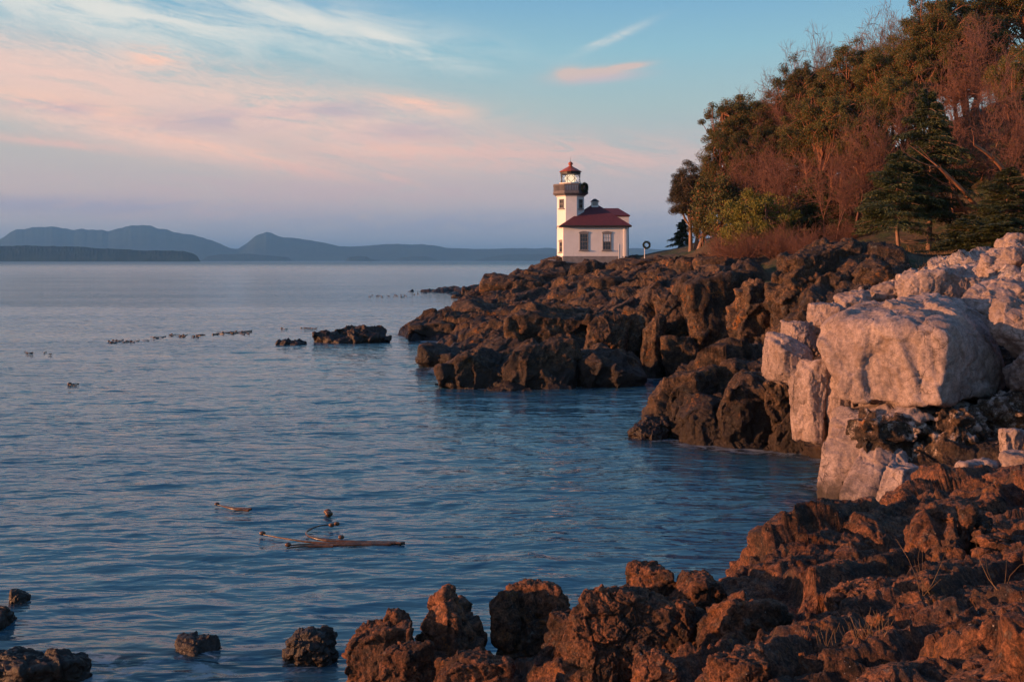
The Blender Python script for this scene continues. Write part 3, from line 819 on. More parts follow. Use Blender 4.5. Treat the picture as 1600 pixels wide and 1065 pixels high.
def rock_geo(c, rad, seed, nplanes=16, p=20, res=5, pts=None, rough=1.0, rz=0.0, flat=0.0, style='block', rx=0.0, deep=1.0):
    """a fractured boulder: many half-spaces blended with a small bevel, then broken up by noise"""
    v, f = ico(res)
    rg = np.random.RandomState(seed)
    if pts is not None:
        c = np.mean(pts, 0)
        pl = hull_planes(pts, c)
        g = np.maximum(v @ pl.T, 1e-6)
        r = (g ** p).sum(1) ** (-1.0 / p)
        X = v * r[:, None]
        size = np.ptp(np.array(pts), axis=0).mean() / 2
    else:
        n = rg.normal(size=(nplanes, 3)); n /= np.linalg.norm(n, axis=1)[:, None]
        n = np.concatenate([n, [[1, 0, 0], [-1, 0, 0], [0, 0, 1], [0, 1, 0], [0, -1, 0], [0, 0, -1]]])
        cc = np.concatenate([rg.uniform(0.78, 1.05, nplanes), [1.0] * 6])
        g = np.maximum(v @ (n / cc[:, None]).T, 1e-6)
        r = (g ** p).sum(1) ** (-1.0 / p)
        r /= (6 ** (-1.0 / p)) ** 0.35
        X = v * r[:, None] * np.array(rad)
        if rx:
            M = np.array(Matrix.Rotation(rx, 3, 'Y')); X = X @ M.T
        if rz:
            M = np.array(Matrix.Rotation(rz, 3, 'Z')); X = X @ M.T
        size = float(np.mean(rad))
    # normals
    def nrmls(X):
        a = X[f[:, 1]] - X[f[:, 0]]; b = X[f[:, 2]] - X[f[:, 0]]
        fn = np.cross(a, b); N = np.zeros_like(X)
        for k in range(3):
            for ax in range(3):
                N[:, ax] += np.bincount(f[:, k], fn[:, ax], len(X))
        return N / (np.linalg.norm(N, axis=1)[:, None] + 1e-12)
    N = nrmls(X)
    q = X / size + seed * 3.7
    w = np.stack([fbm(q * 0.9, 3, 0.5, 5), fbm(q * 0.9 + 9, 3, 0.5, 6), fbm(q * 0.9 + 23, 3, 0.5, 8)], 1)
    if style == 'lava':      # knobbly, pitted
        v1, e1 = worley((q + w * 0.3) * 1.5, seed + 1, 0.9)
        v2, e2 = worley((q + w * 0.15) * 4.2, seed + 2, 0.8)
        v3, e3 = worley((q + w * 0.05) * 9.5, seed + 3, 1.2)
        d = 0.13 * v1 - 0.08 * (1 - sstep(e1, 0, 0.10)) + 0.045 * v2 - 0.03 * (1 - sstep(e2, 0, 0.12)) + 0.016 * v3 - 0.010 * (1 - sstep(e3, 0, 0.15))
        d += 0.07 * fbm(q * 2.2, 4, 0.55, 3) + 0.024 * fbm(q * 9, 3, 0.65, 4)
        if res >= 6: d += 0.013 * fbm(q * 26, 2, 0.7, 9)
    elif style == 'slab':    # big smooth faces, few joints
        v1, e1 = worley((q + w * 0.10) * np.array([1.0, 1.0, 0.7]) * 1.3, seed + 1, 1.5)
        v2, e2 = worley((q + w * 0.06) * np.array([1.0, 1.0, 0.6]) * 3.2, seed + 2, 1.7)
        v3, e3 = worley((q + w * 0.05) * np.array([1.0, 1.0, 0.7]) * 8.5, seed + 3, 1.3)
        d = deep * (0.10 * v1 - 0.05 * (1 - sstep(e1, 0, 0.04))) + 0.042 * v2 - 0.026 * (1 - sstep(e2, 0, 0.05)) + 0.013 * v3 - 0.009 * (1 - sstep(e3, 0, 0.10))
        d += 0.045 * fbm(q * 1.6, 4, 0.5, 3) + 0.020 * fbm(q * 7, 4, 0.62, 4) + 0.012 * fbm(q * 4.0, 4, 0.6, 14, True)
    else:
        v1, e1 = worley((q + w * 0.12) * 1.3, seed + 1, 1.6)
        v2, e2 = worley((q + w * 0.08) * 3.4, seed + 2, 1.8)
        d = 0.17 * v1 - 0.07 * (1 - sstep(e1, 0, 0.06)) + 0.06 * v2 - 0.03 * (1 - sstep(e2, 0, 0.08))
        v3, e3 = worley((q + w * 0.05) * 9.0, seed + 3, 1.3)
        d += 0.014 * v3 - 0.01 * (1 - sstep(e3, 0, 0.12)) + 0.06 * fbm(q * 2.0, 4, 0.55, 3) + 0.022 * fbm(q * 8, 3, 0.65, 4)
    X = X + N * (d * size * rough)[:, None]
    return X, f, np.array(c, float)

def bbox_rock(x0, y0, x1, y1, d, seed, ry=1.0, sink=0.0, **kw):
    """centre and radii from an outline seen at distance d (its front face stands at d)"""
    rx = (x1 - x0) / 2 / F * d; rzv = (y1 - y0) / 2 / F * d
    dep = rx * ry
    c = P((x0 + x1) / 2, (y0 + y1) / 2, d)
    k = (d + dep * 0.5) / d
    c = np.array([c[0] * k, d + dep * 0.5, CH + (c[2] - CH) * k])
    rzv = rzv * k + sink / 2; c[2] -= sink / 2
    return rock_geo(c, (rx * k, dep, rzv), seed, **kw)

# --- outcrops that are part of the headland bedrock: one mesh
def build_outcrops():
    L = [  # x0, y0, x1, y1, d, ry, style, lean (degrees), sink, res
        (914, 490, 982, 578, 60.5, 0.8, 'slab', -8, .8, 6), (950, 484, 1008, 588, 61.5, 0.9, 'slab', -22, .8, 6), (1002, 494, 1036, 596, 59.5, 1.2, 'slab', -4, .8, 5),
        (1024, 462, 1070, 590, 61, 1.0, 'slab', -8, .5, 6), (1055, 424, 1150, 560, 61.5, 0.8, 'slab', 8, .5, 6), (1085, 428, 1208, 600, 59.5, 0.7, 'slab', 14, .8, 6),
        (1038, 520, 1100, 598, 58.8, 0.8, 'slab', 10, .4, 5), (868, 546, 1004, 612, 55.6, 0.8, 'slab', 3, .8, 6), (786, 538, 912, 614, 54.8, 0.8, 'slab', 8, .8, 6),
        (690, 546, 806, 614, 55.3, 0.9, 'slab', 22, .8, 6),
        (656, 543, 745, 568, 66, 1.0, 'slab', -10, .8, 5), (790, 480, 925, 548, 66, 0.9, 'slab', 4, .8, 6),
        (926, 434, 992, 466, 84, 0.9, 'slab', 0, .5, 5), (884, 407, 960, 430, 105, 0.8, 'slab', 0, .8, 5), (950, 405, 1044, 424, 99, 0.7, 'slab', 2, .8, 5),
        (1040, 404, 1130, 432, 84, 0.8, 'slab', 0, .8, 5), (1090, 403, 1186, 440, 76, 0.8, 'slab', 4, .8, 5), (1010, 420, 1060, 450, 78, 0.8, 'block', 0, .5, 5),
        (1218, 384, 1310, 440, 50.5, 0.9, 'slab', 6, .8, 6), (1262, 378, 1396, 440, 51.5, 0.8, 'block', -4, .8, 6), (1150, 438, 1240, 575, 52.5, 0.8, 'block', 24, .5, 6), (1205, 420, 1290, 540, 49.5, 0.8, 'block', 14, .5, 6),
        (1270, 420, 1350, 490, 48.5, 0.8, 'block', 6, .5, 5), (1330, 410, 1420, 460, 47.5, 0.8, 'block', -4, .5, 5),
        (1040, 582, 1130, 650, 39.8, 0.9, 'slab', 8, .5, 6), (1050, 615, 1180, 712, 38.2, 0.6, 'slab', -10, .6, 6), (1120, 585, 1255, 715, 37.8, 0.6, 'slab', 6, .6, 6),
        (1110, 560, 1215, 612, 40.5, 0.8, 'slab', -12, .5, 5), (1205, 640, 1300, 720, 36.6, 0.6, 'slab', 0, .6, 6), (1195, 590, 1245, 660, 37, .8, 'block', 0, .3, 5),
        (1330, 648, 1480, 740, 29.0, 0.7, 'block', 0, .5, 6), (1440, 640, 1560, 745, 28.6, 0.7, 'block', -6, .5, 6), (1520, 615, 1650, 720, 29.3, 0.7, 'block', 4, .5, 6),
                (640, 498, 720, 532, 89, 1.0, 'slab', -14, .6, 5), (700, 474, 800, 516, 91, 1.0, 'slab', -8, .6, 5), (752, 432, 846, 466, 106, 1.0, 'slab', -10, .4, 5),
    ]
    V = []; Fc = []; n = 0
    for i, (x0, y0, x1, y1, d, ry, st, lean, sink, res) in enumerate(L):
        X, f, c = bbox_rock(x0, y0, x1, y1, d, 100 + i, ry, sink, style=st, res=res, rx=R(lean) * -1, p=24, nplanes=12 if st == 'slab' else 16, rough=1.0)
        V.append(X + c); Fc.append(f + n); n += len(X)
    V = np.concatenate(V); Fc = np.concatenate(Fc)
    o = mesh_np('bedrock_outcrops', V, Fc, M_MID)
    wx = V[:, 0] / V[:, 1] * F + 800
    setattr_f(o, 'white', 0.46 * sstep(wx, 1290, 1330) * sstep(V[:, 2], 1.0, 2.2) * (V[:, 1] < 34))
    tag(o, 'rounded and split brown bedrock outcrops along the headland', None, kind='structure')
build_outcrops()

def thing_rock(name, label, cat, group, mat, geo):
    X, f, c = geo
    o = mesh_np(name, X, f, mat)
    o.location = c
    return tag(o, label, cat, group)

def H(*pts):
    return [P(*q) for q in pts]
def pale(label, geo, name='pale_boulder'):
    return thing_rock(name, label, 'boulder', 'pale boulders above the cove', M_WHITE, geo)

# the big pale boulder, cut by planes through its real corners
big = H((1308, 490, 31.0), (1264, 535, 31.2), (1286, 578, 30.6), (1323, 634, 30.0), (1400, 634, 29.0), (1470, 642, 28.3), (1484, 520, 28.3), (1413, 497, 29.6), (1355, 505, 29.8),
        (1567, 612, 31.0), (1578, 568, 31.6), (1557, 528, 32.0), (1541, 499, 32.6), (1499, 458, 33.4), (1413, 466, 33.5), (1358, 470, 33.2), (1290, 560, 33.5),
        (1330, 625, 33.5), (1560, 600, 34.5), (1480, 470, 36), (1320, 500, 35.5), (1540, 540, 35.5))
pale('huge cream boulder with a broad sunlit face, largest of the pale rocks', rock_geo(None, None, 7, pts=big, p=30, res=7, style='slab', rough=0.72, deep=0.12))
pale('leaning cream block at the left end of the pale rocks, above the dark shore', bbox_rock(1199, 522, 1262, 600, 32.8, 121, 1.0, style='slab', res=6, rx=R(10), nplanes=8, rough=0.7))
pale('small pale rock wedged behind the leaning cream block', bbox_rock(1226, 503, 1274, 556, 34.5, 22, 0.9, style='slab', res=6, nplanes=9))
pale('tall pale slab standing under the left edge of the huge cream boulder', bbox_rock(1236, 562, 1294, 672, 31.9, 123, 1.1, style='slab', res=6, rx=R(-4), nplanes=7, sink=.3, rough=0.7))
pale('narrow pale wedge between the tall slab and the huge cream boulder', bbox_rock(1288, 580, 1338, 676, 31.7, 124, 1.2, style='slab', res=6, rx=R(-10), nplanes=7, sink=.3, rough=0.7))
pale('pale rock resting against the upper left shoulder of the huge boulder', bbox_rock(1266, 474, 1320, 522, 34.5, 25, 1.0, style='slab', res=6, nplanes=9))
pale('small flat pale stone on the rim left of the pinkish mound', bbox_rock(1312, 456, 1362, 482, 37, 26, 1.0, style='slab', res=5, nplanes=9, sink=.4))
pale('low brownish pale stone on the rim behind the huge boulder', bbox_rock(1356, 442, 1412, 478, 38, 27, 1.0, style='block', res=5, sink=.4))
pale('pinkish pale mound just above the top of the huge cream boulder', bbox_rock(1404, 424, 1478, 478, 36.5, 28, 0.9, style='slab', res=6, nplanes=9, sink=.4))
pale('pale cracked rock right of the pinkish mound', bbox_rock(1462, 416, 1524, 466, 36.5, 29, 0.9, style='slab', res=6, nplanes=9, sink=.4))
pale('broad grey flat-topped boulder behind the right shoulder of the huge boulder', bbox_rock(1498, 440, 1618, 512, 33.6, 30, 0.7, style='slab', res=6, nplanes=9, sink=.3))
pale('pale pointed rock cut by the right edge of the picture', bbox_rock(1558, 476, 1660, 560, 29.6, 31, 0.9, style='slab', res=6, rx=R(14), nplanes=8))
pale('sunlit rough rock high on the bank near the right edge', bbox_rock(1530, 384, 1618, 446, 37.5, 32, 0.9, style='block', res=6, sink=.4))
pale('topmost small rock of the pale bank at the right edge', bbox_rock(1562, 366, 1612, 402, 39.5, 33, 0.9, style='block', res=5, sink=.4))
pale('brown stained boulder under the pointed rock at the right edge', bbox_rock(1580, 545, 1680, 640, 29.5, 34, 0.8, style='block', res=6))
lowl = H((1300, 652, 30.3), (1287, 700, 29.7), (1276, 755, 29.3), (1275, 790, 29.2), (1312, 790, 28.7), (1322, 700, 29.2), (1345, 645, 30.2), (1405, 642, 30.2), (1400, 790, 29.3), (1352, 690, 29.0), (1310, 660, 33), (1400, 660, 33), (1310, 790, 33), (1330, 650, 31))
pale('tall white rock foot rising straight from the water, left of the split ridge', rock_geo(None, None, 41, pts=lowl, p=60, res=6, style='slab', rough=0.55, deep=0.5))
led = H((1302, 640, 30.6), (1310, 668, 29.9), (1400, 662, 28.9), (1500, 655, 28.7), (1515, 636, 29.2), (1400, 632, 29.6), (1310, 650, 33), (1500, 640, 33), (1400, 660, 32))
pale('long low pale ledge directly under the huge cream boulder', rock_geo(None, None, 47, pts=led, p=40, res=6, style='slab', rough=0.9), 'pale_ledge')
rid = H((1372, 656, 29.2), (1310, 770, 28.2), (1318, 790, 28.0), (1372, 790, 27.4), (1410, 700, 28.7), (1420, 780, 27.6), (1386, 660, 30.5), (1340, 760, 31), (1430, 690, 31), (1345, 700, 29))
pale('pointed pale ridge with a dark crusted right side beside the tall white foot', rock_geo(None, None, 42, pts=rid, p=60, res=6, style='slab', rough=0.6, deep=0.5))
blk = H((1386, 724, 24.9), (1366, 781, 24.5), (1366, 800, 24.5), (1404, 800, 23.8), (1412, 734, 24.1), (1434, 729, 24.8), (1432, 800, 24.4), (1400, 722, 25.9), (1376, 790, 26), (1438, 728, 26), (1440, 800, 26))
pale('bright white square-cut block at the head of the rust coloured shore', rock_geo(None, None, 43, pts=blk, p=30, res=6, style='slab', rough=0.6))
pale('pale whitish stone lying on rust rock right of the square-cut block', bbox_rock(1495, 720, 1558, 752, 24, 44, 0.8, style='slab', res=5, nplanes=9, sink=.2))
pale('low whitish stone on rust rock at the right edge of the picture', bbox_rock(1566, 710, 1650, 742, 23.6, 45, 0.8, style='slab', res=5, nplanes=9, sink=.2))
pale('small pinkish stone standing in the gap near the right edge', bbox_rock(1566, 672, 1600, 722, 26, 46, 0.9, style='slab', res=5, nplanes=9, sink=.2))

def fore(label, geo, group='rust coloured boulders of the near shore', name='shore_boulder'):
    return thing_rock(name, label, 'boulder', group, M_FORE, geo)
fore('dark twin-topped boulder standing in the water, leftmost of the near shore', bbox_rock(538, 958, 640, 1100, 12.8, 51, 0.9, style='lava', res=6, rx=R(6), nplanes=12, sink=.3))
fore('small reddish knob on the shoulder of the leftmost near boulder', bbox_rock(596, 950, 645, 1010, 13.0, 52, 1.0, style='lava', res=5))
fore('peaked boulder with orange lichen, tallest of the near shore row', rock_geo(None, None, 53, pts=H((693, 900, 13.6), (660, 940, 13.4), (645, 1000, 13.2), (640, 1090, 13.0), (740, 960, 13.5), (765, 1010, 13.4), (770, 1100, 13.0), (700, 930, 12.9), (700, 1090, 12.4), (722, 918, 14.2), (680, 1000, 14.8), (760, 1050, 14.8)), p=12, res=6, style='lava'))
fore('small pitted rock at the foot of the lichen peak', bbox_rock(596, 994, 676, 1090, 11.9, 54, 0.9, style='lava', res=6, sink=.2))
fore('broad blackish round-topped boulder against the water', bbox_rock(772, 908, 902, 1050, 13.8, 55, 0.8, style='lava', res=6, nplanes=11, sink=.2))
fore('reddish stone leaning on the left of the blackish round-topped boulder', bbox_rock(764, 922, 816, 1010, 13.6, 56, 0.9, style='lava', res=5))
fore('low knobbly reddish rock at the bottom edge below the lichen peak', bbox_rock(674, 1016, 800, 1110, 10.9, 57, 0.8, style='lava', res=6))
fore('large egg-shaped rust boulder in front of the row', bbox_rock(886, 924, 1024, 1090, 10.9, 58, 0.8, style='lava', res=7, rx=R(18), nplanes=12))
fore('grey dark boulder squeezed between the egg-shaped and blackish boulders', bbox_rock(846, 966, 920, 1100, 12.2, 59, 0.9, style='lava', res=6))
fore('small square-headed rust boulder on the skyline of the near shore', bbox_rock(982, 885, 1064, 962, 14.8, 60, 0.9, style='lava', res=6, nplanes=9, sink=.2))
fore('rounded rust boulder right of the square-headed one', bbox_rock(1046, 898, 1140, 1000, 14.2, 61, 0.9, style='lava', res=6, sink=.2))
fore('grey speckled boulder behind the egg-shaped boulder on its right', bbox_rock(1012, 938, 1112, 1050, 12.3, 62, 0.9, style='lava', res=6, sink=.2))
fore('small rust rock at the bottom edge right of the egg-shaped boulder', bbox_rock(990, 1018, 1066, 1090, 10.2, 63, 0.9, style='lava', res=6))
fore('broad humped dark boulder in the middle of the near shore', bbox_rock(1084, 926, 1240, 1040, 11.8, 64, 0.7, style='lava', res=6, nplanes=10, sink=.2))
fore('upright blocky rust boulder left of the cleft slab', bbox_rock(1296, 908, 1390, 1000, 12.2, 65, 0.8, style='block', res=6, sink=.2))
fore('rough rust boulder cut by the bottom right corner', bbox_rock(1500, 1020, 1640, 1120, 8.0, 66, 0.8, style='lava', res=6))
fore('low warty boulder at the bottom edge under the humped dark boulder', bbox_rock(1100, 1022, 1200, 1100, 9.2, 67, 0.9, style='lava', res=6))
slab1 = H((1440, 800, 15.3), (1398, 900, 14.4), (1440, 925, 13.8), (1482, 938, 13.6), (1502, 915, 13.8), (1500, 800, 14.8), (1470, 792, 15.6), (1410, 870, 15.8), (1500, 900, 15.8), (1430, 850, 14.7))
fore('tall split slab with a flat ochre face and jagged top', rock_geo(None, None, 68, pts=slab1, p=26, res=6, style='slab', rough=1.3), 'upright slabs of the cleft', 'rock_slab')
slab2 = H((1504, 794, 14.9), (1498, 860, 14.5), (1512, 862, 14.4), (1520, 796, 14.8), (1504, 800, 15.5), (1520, 860, 15.5), (1500, 880, 15.2))
fore('thin dark blade of rock in the cleft between two slabs', rock_geo(None, None, 69, pts=slab2, p=26, res=5, style='slab', rough=1.3), 'upright slabs of the cleft', 'rock_slab')
slab3 = H((1530, 818, 14.6), (1524, 900, 13.8), (1540, 912, 13.6), (1566, 890, 13.9), (1562, 830, 14.5), (1540, 815, 15.4), (1560, 900, 15.3), (1525, 900, 15.0))
fore('reddish upright slab on the right side of the cleft', rock_geo(None, None, 70, pts=slab3, p=20, res=6, style='block', rough=1.4), 'upright slabs of the cleft', 'rock_slab')

def wet(label, geo, mat=None):
    return thing_rock('sea_rock', label, 'rock', 'rocks standing in the sea', mat or M_DARK, geo)
wet('dark jagged rock in the surf left of the near boulders', bbox_rock(442, 984, 524, 1038, 17.3, 81, 0.8, style='block', res=6, sink=.3))
wet('low black rock awash left of the jagged surf rock', bbox_rock(274, 996, 342, 1024, 17.8, 82, 0.8, style='lava', res=5, sink=.3))
wet('small dark rock tip showing at the far left of the surf', bbox_rock(14, 923, 46, 944, 20.4, 83, 0.8, style='lava', res=5, sink=.3))
wet('dark rock cut by the left edge of the picture', bbox_rock(-60, 944, 14, 985, 19.0, 84, 0.8, style='lava', res=5, sink=.3))
wet('broad black reef filling the bottom left corner', bbox_rock(-170, 1026, 128, 1085, 16.4, 85, 0.35, style='lava', res=7, nplanes=9, sink=.3))
wet('dark humped islet off the tip of the headland', bbox_rock(520, 512, 606, 535, 85.5, 86, 0.7, style='block', res=6, sink=.6))
wet('low dark shelf joined to the left of the humped islet', bbox_rock(492, 519, 545, 535, 85.5, 87, 0.7, style='block', res=5, sink=.6))
wet('very low black rock left of the humped islet', bbox_rock(428, 530, 478, 540, 83, 88, 0.5, style='block', res=5, sink=.5))
wet('dark split rock in the cove beside the dark shelf', bbox_rock(984, 652, 1048, 692, 39.0, 89, 0.8, style='block', res=6, sink=.4))
wet('farthest black rocks beyond the headland, right piece', bbox_rock(722, 448, 748, 466, 186, 90, 0.8, style='block', res=5, sink=.8))
wet('farthest black rocks beyond the headland, left low piece', bbox_rock(706, 457, 728, 466, 186, 91, 0.8, style='block', res=4, sink=.8))
wet('small brown rock at the waterline of the middle headland nose', bbox_rock(686, 590, 712, 604, 56, 92, 0.9, style='block', res=5, sink=.4))

# ------------------------------------------------------------------ lighthouse
def flat_mat(name, col, rough=0.7, var=0.12, scale=2.0, bump=0.0, spec=0.4, streak=0.0):
    m, t, b = newmat(name)
    geo = t.node('ShaderNodeNewGeometry'); pos = geo.outputs['Position']
    n = t.noise(pos, scale, 6, 0.65)
    c = t.mix(1.0, col, t.ramp(n, [(0.25, 1 - var * 1.6), (0.75, 1 + var)]), 'MULTIPLY')
    if streak:
        sv = t.scalevec(pos, (5, 5, 0.35))
        c = t.mix(t.m('MULTIPLY', t.step(t.noise(sv, 1.0, 5, 0.7), 0.52, 0.72), streak), c, tuple(v * 0.55 for v in col))
    t.put(b.inputs['Base Color'], c)
    b.inputs['Roughness'].default_value = rough
    b.inputs['Specular IOR Level'].default_value = spec
    if bump:
        bp = t.node('ShaderNodeBump'); bp.inputs['Distance'].default_value = 0.05; bp.inputs['Strength'].default_value = bump
        t.put(bp.inputs['Height'], t.noise(pos, scale * 8, 4, 0.7)); t.l.new(bp.outputs[0], b.inputs['Normal'])
    return m
M_WALL = flat_mat('white_painted_concrete', (0.86, 0.82, 0.78), 0.8, 0.05, 1.2, 0.2, streak=0.22)
M_CONC = flat_mat('grey_concrete', (0.27, 0.26, 0.26), 0.9, 0.2, 2.0, 0.4, streak=0.4)
M_TRIM = flat_mat('grey_trim', (0.22, 0.20, 0.19), 0.8, 0.12, 3.0)
M_GALL = flat_mat('grey_parapet', (0.17, 0.155, 0.16), 0.85, 0.2, 3.0, 0.3, streak=0.5)
M_LROOF = flat_mat('red_lantern_metal', (0.38, 0.085, 0.035), 0.45, 0.15, 3.0)
M_IRON = flat_mat('dark_iron', (0.035, 0.028, 0.024), 0.5, 0.2, 4.0)
M_WHITE2 = flat_mat('white_paint', (0.8, 0.8, 0.78), 0.6, 0.04, 3.0)
M_WOOD = flat_mat('weathered_wood', (0.20, 0.14, 0.10), 0.85, 0.2, 6.0)
def roof_mat():
    m, t, b = newmat('red_shingles')
    geo = t.node('ShaderNodeNewGeometry'); pos = geo.outputs['Position']
    sx = t.node('ShaderNodeSeparateXYZ'); t.l.new(pos, sx.inputs[0])
    row = t.m('FRACT', t.m('MULTIPLY', sx.outputs[2], 6.5))
    n = t.noise(t.scalevec(pos, (3, 3, 12)), 1.0, 5, 0.7)
    c = t.mix(t.step(n, 0.3, 0.7), (0.085, 0.018, 0.022), (0.165, 0.034, 0.036))
    c = t.mix(t.m('MULTIPLY', t.step(row, 0.82, 0.98), 0.5), c, (0.07, 0.012, 0.014))
    t.put(b.inputs['Base Color'], c); b.inputs['Roughness'].default_value = 0.75
    bp = t.node('ShaderNodeBump'); bp.inputs['Distance'].default_value = 0.03; t.put(bp.inputs['Height'], row); t.l.new(bp.outputs[0], b.inputs['Normal'])
    return m
M_ROOF = roof_mat()
def glass_mat():
    m, t, b = newmat('window_glass')
    t.put(b.inputs['Base Color'], (0.015, 0.016, 0.018)); b.inputs['Roughness'].default_value = 0.06
    b.inputs['Specular IOR Level'].default_value = 0.7
    return m
M_GLASS = glass_mat()
def clear_glass():
    m, t, b = newmat('lantern_glass')
    t.put(b.inputs['Base Color'], (1, 1, 1)); b.inputs['Roughness'].default_value = 0.02
    b.inputs['IOR'].default_value = 1.1
    b.inputs['Transmission Weight'].default_value = 1.0
    return m
M_CLEAR = clear_glass()
def lens_mat():
    m, t, b = newmat('fresnel_lens')
    geo = t.node('ShaderNodeNewGeometry')
    sx = t.node('ShaderNodeSeparateXYZ'); t.l.new(geo.outputs['Position'], sx.inputs[0])
    row = t.m('FRACT', t.m('MULTIPLY', sx.outputs[2], 9.0))
    t.put(b.inputs['Base Color'], t.mix(row, (0.75, 0.72, 0.66), (0.45, 0.46, 0.46)))
    b.inputs['Roughness'].default_value = 0.12
    b.inputs['Metallic'].default_value = 0.35
    t.put(b.inputs['Emission Color'], (1.0, 0.74, 0.48))
    b.inputs['Emission Strength'].default_value = 0.55
    return m
M_LENS = lens_mat()
def wreath_mat():
    m, t, b = newmat('evergreen_wreath')
    t.put(b.inputs['Base Color'], (0.022, 0.040, 0.018)); b.inputs['Roughness'].default_value = 0.8
    return m
M_WREATH = wreath_mat()

def oct_(cx, cy, flats, z, rot=22.5):
    rad = flats / 2 / math.cos(R(22.5))
    return [(cx + rad * math.cos(R(rot + 45 * i)), cy + rad * math.sin(R(rot + 45 * i)), z) for i in range(8)]

def window(parent, x0, x1, z0, z1, y, yaw=0.0, pivot=None, arch=True, cols=3, rows=4, shade=False):
    """sash window standing 4 cm proud of a wall that faces -Y, optionally turned about a pivot"""
    w = x1 - x0; cx = (x0 + x1) / 2
    fr = MB()
    t = 0.09
    fr.box(x0, x0 + t, y - 0.05, y + 0.03, z0, z1); fr.box(x1 - t, x1, y - 0.05, y + 0.03, z0, z1)
    fr.box(x0 + t, x1 - t, y - 0.05, y + 0.03, z1 - t, z1); fr.box(x0 + t, x1 - t, y - 0.05, y + 0.03, z0, z0 + t)
    zm = (z0 + z1) / 2
    fr.box(x0 + t, x1 - t, y - 0.035, y + 0.02, zm - 0.035, zm + 0.035)
    F_ = fr.build('window', M_TRIM, parent)
    pn = MB().box(x0 + t, x1 - t, y - 0.02, y - 0.012, z0 + t, z1 - t).build('pane', M_GLASS, F_)
    mu = MB()
    for k in range(1, cols):
        xx = x0 + t + (w - 2 * t) * k / cols
        mu.box(xx - 0.014, xx + 0.014, y - 0.040, y - 0.022, z0 + t, z1 - t)
    for k in range(1, rows):
        zz = z0 + t + (z1 - z0 - 2 * t) * k / rows
        mu.box(x0 + t, x1 - t, y - 0.043, y - 0.023, zz - 0.014, zz + 0.014)
    mu.build('muntin', M_TRIM, F_)
    sl = MB().box(x0 - 0.10, x1 + 0.10, y - 0.13, y + 0.02, z0 - 0.11, z0 - 0.004).build('sill', M_CONC, F_)
    outs = [F_, sl]
    if arch:
        ar = MB()
        pts = []
        n = 8
        ins = [(x0 - 0.08 + (w + 0.16) * i / n, 0, z1 + 0.004) for i in range(n + 1)]
        top = [(x0 - 0.08 + (w + 0.16) * i / n, 0, z1 + 0.13 + 0.12 * math.sin(math.pi * i / n)) for i in range(n + 1)]
        prof = ins + top[::-1]
        ar.loft([[(p[0], y - 0.07, p[2]) for p in prof], [(p[0], y + 0.02, p[2]) for p in prof]])
        ar.build('lintel', M_CONC, F_)
    if shade:
        MB().box(x0 + t + 0.01, x1 - t - 0.01, y - 0.0215, y - 0.0205, zm, z1 - t).build('blind', M_WHITE2, F_)
    if pivot is not None:
        M = Matrix.Translation(pivot) @ Matrix.Rotation(yaw, 4, 'Z') @ Matrix.Translation([-c for c in pivot])
        for o in [F_] + list(F_.children):
            o.data.transform(M)
    return F_

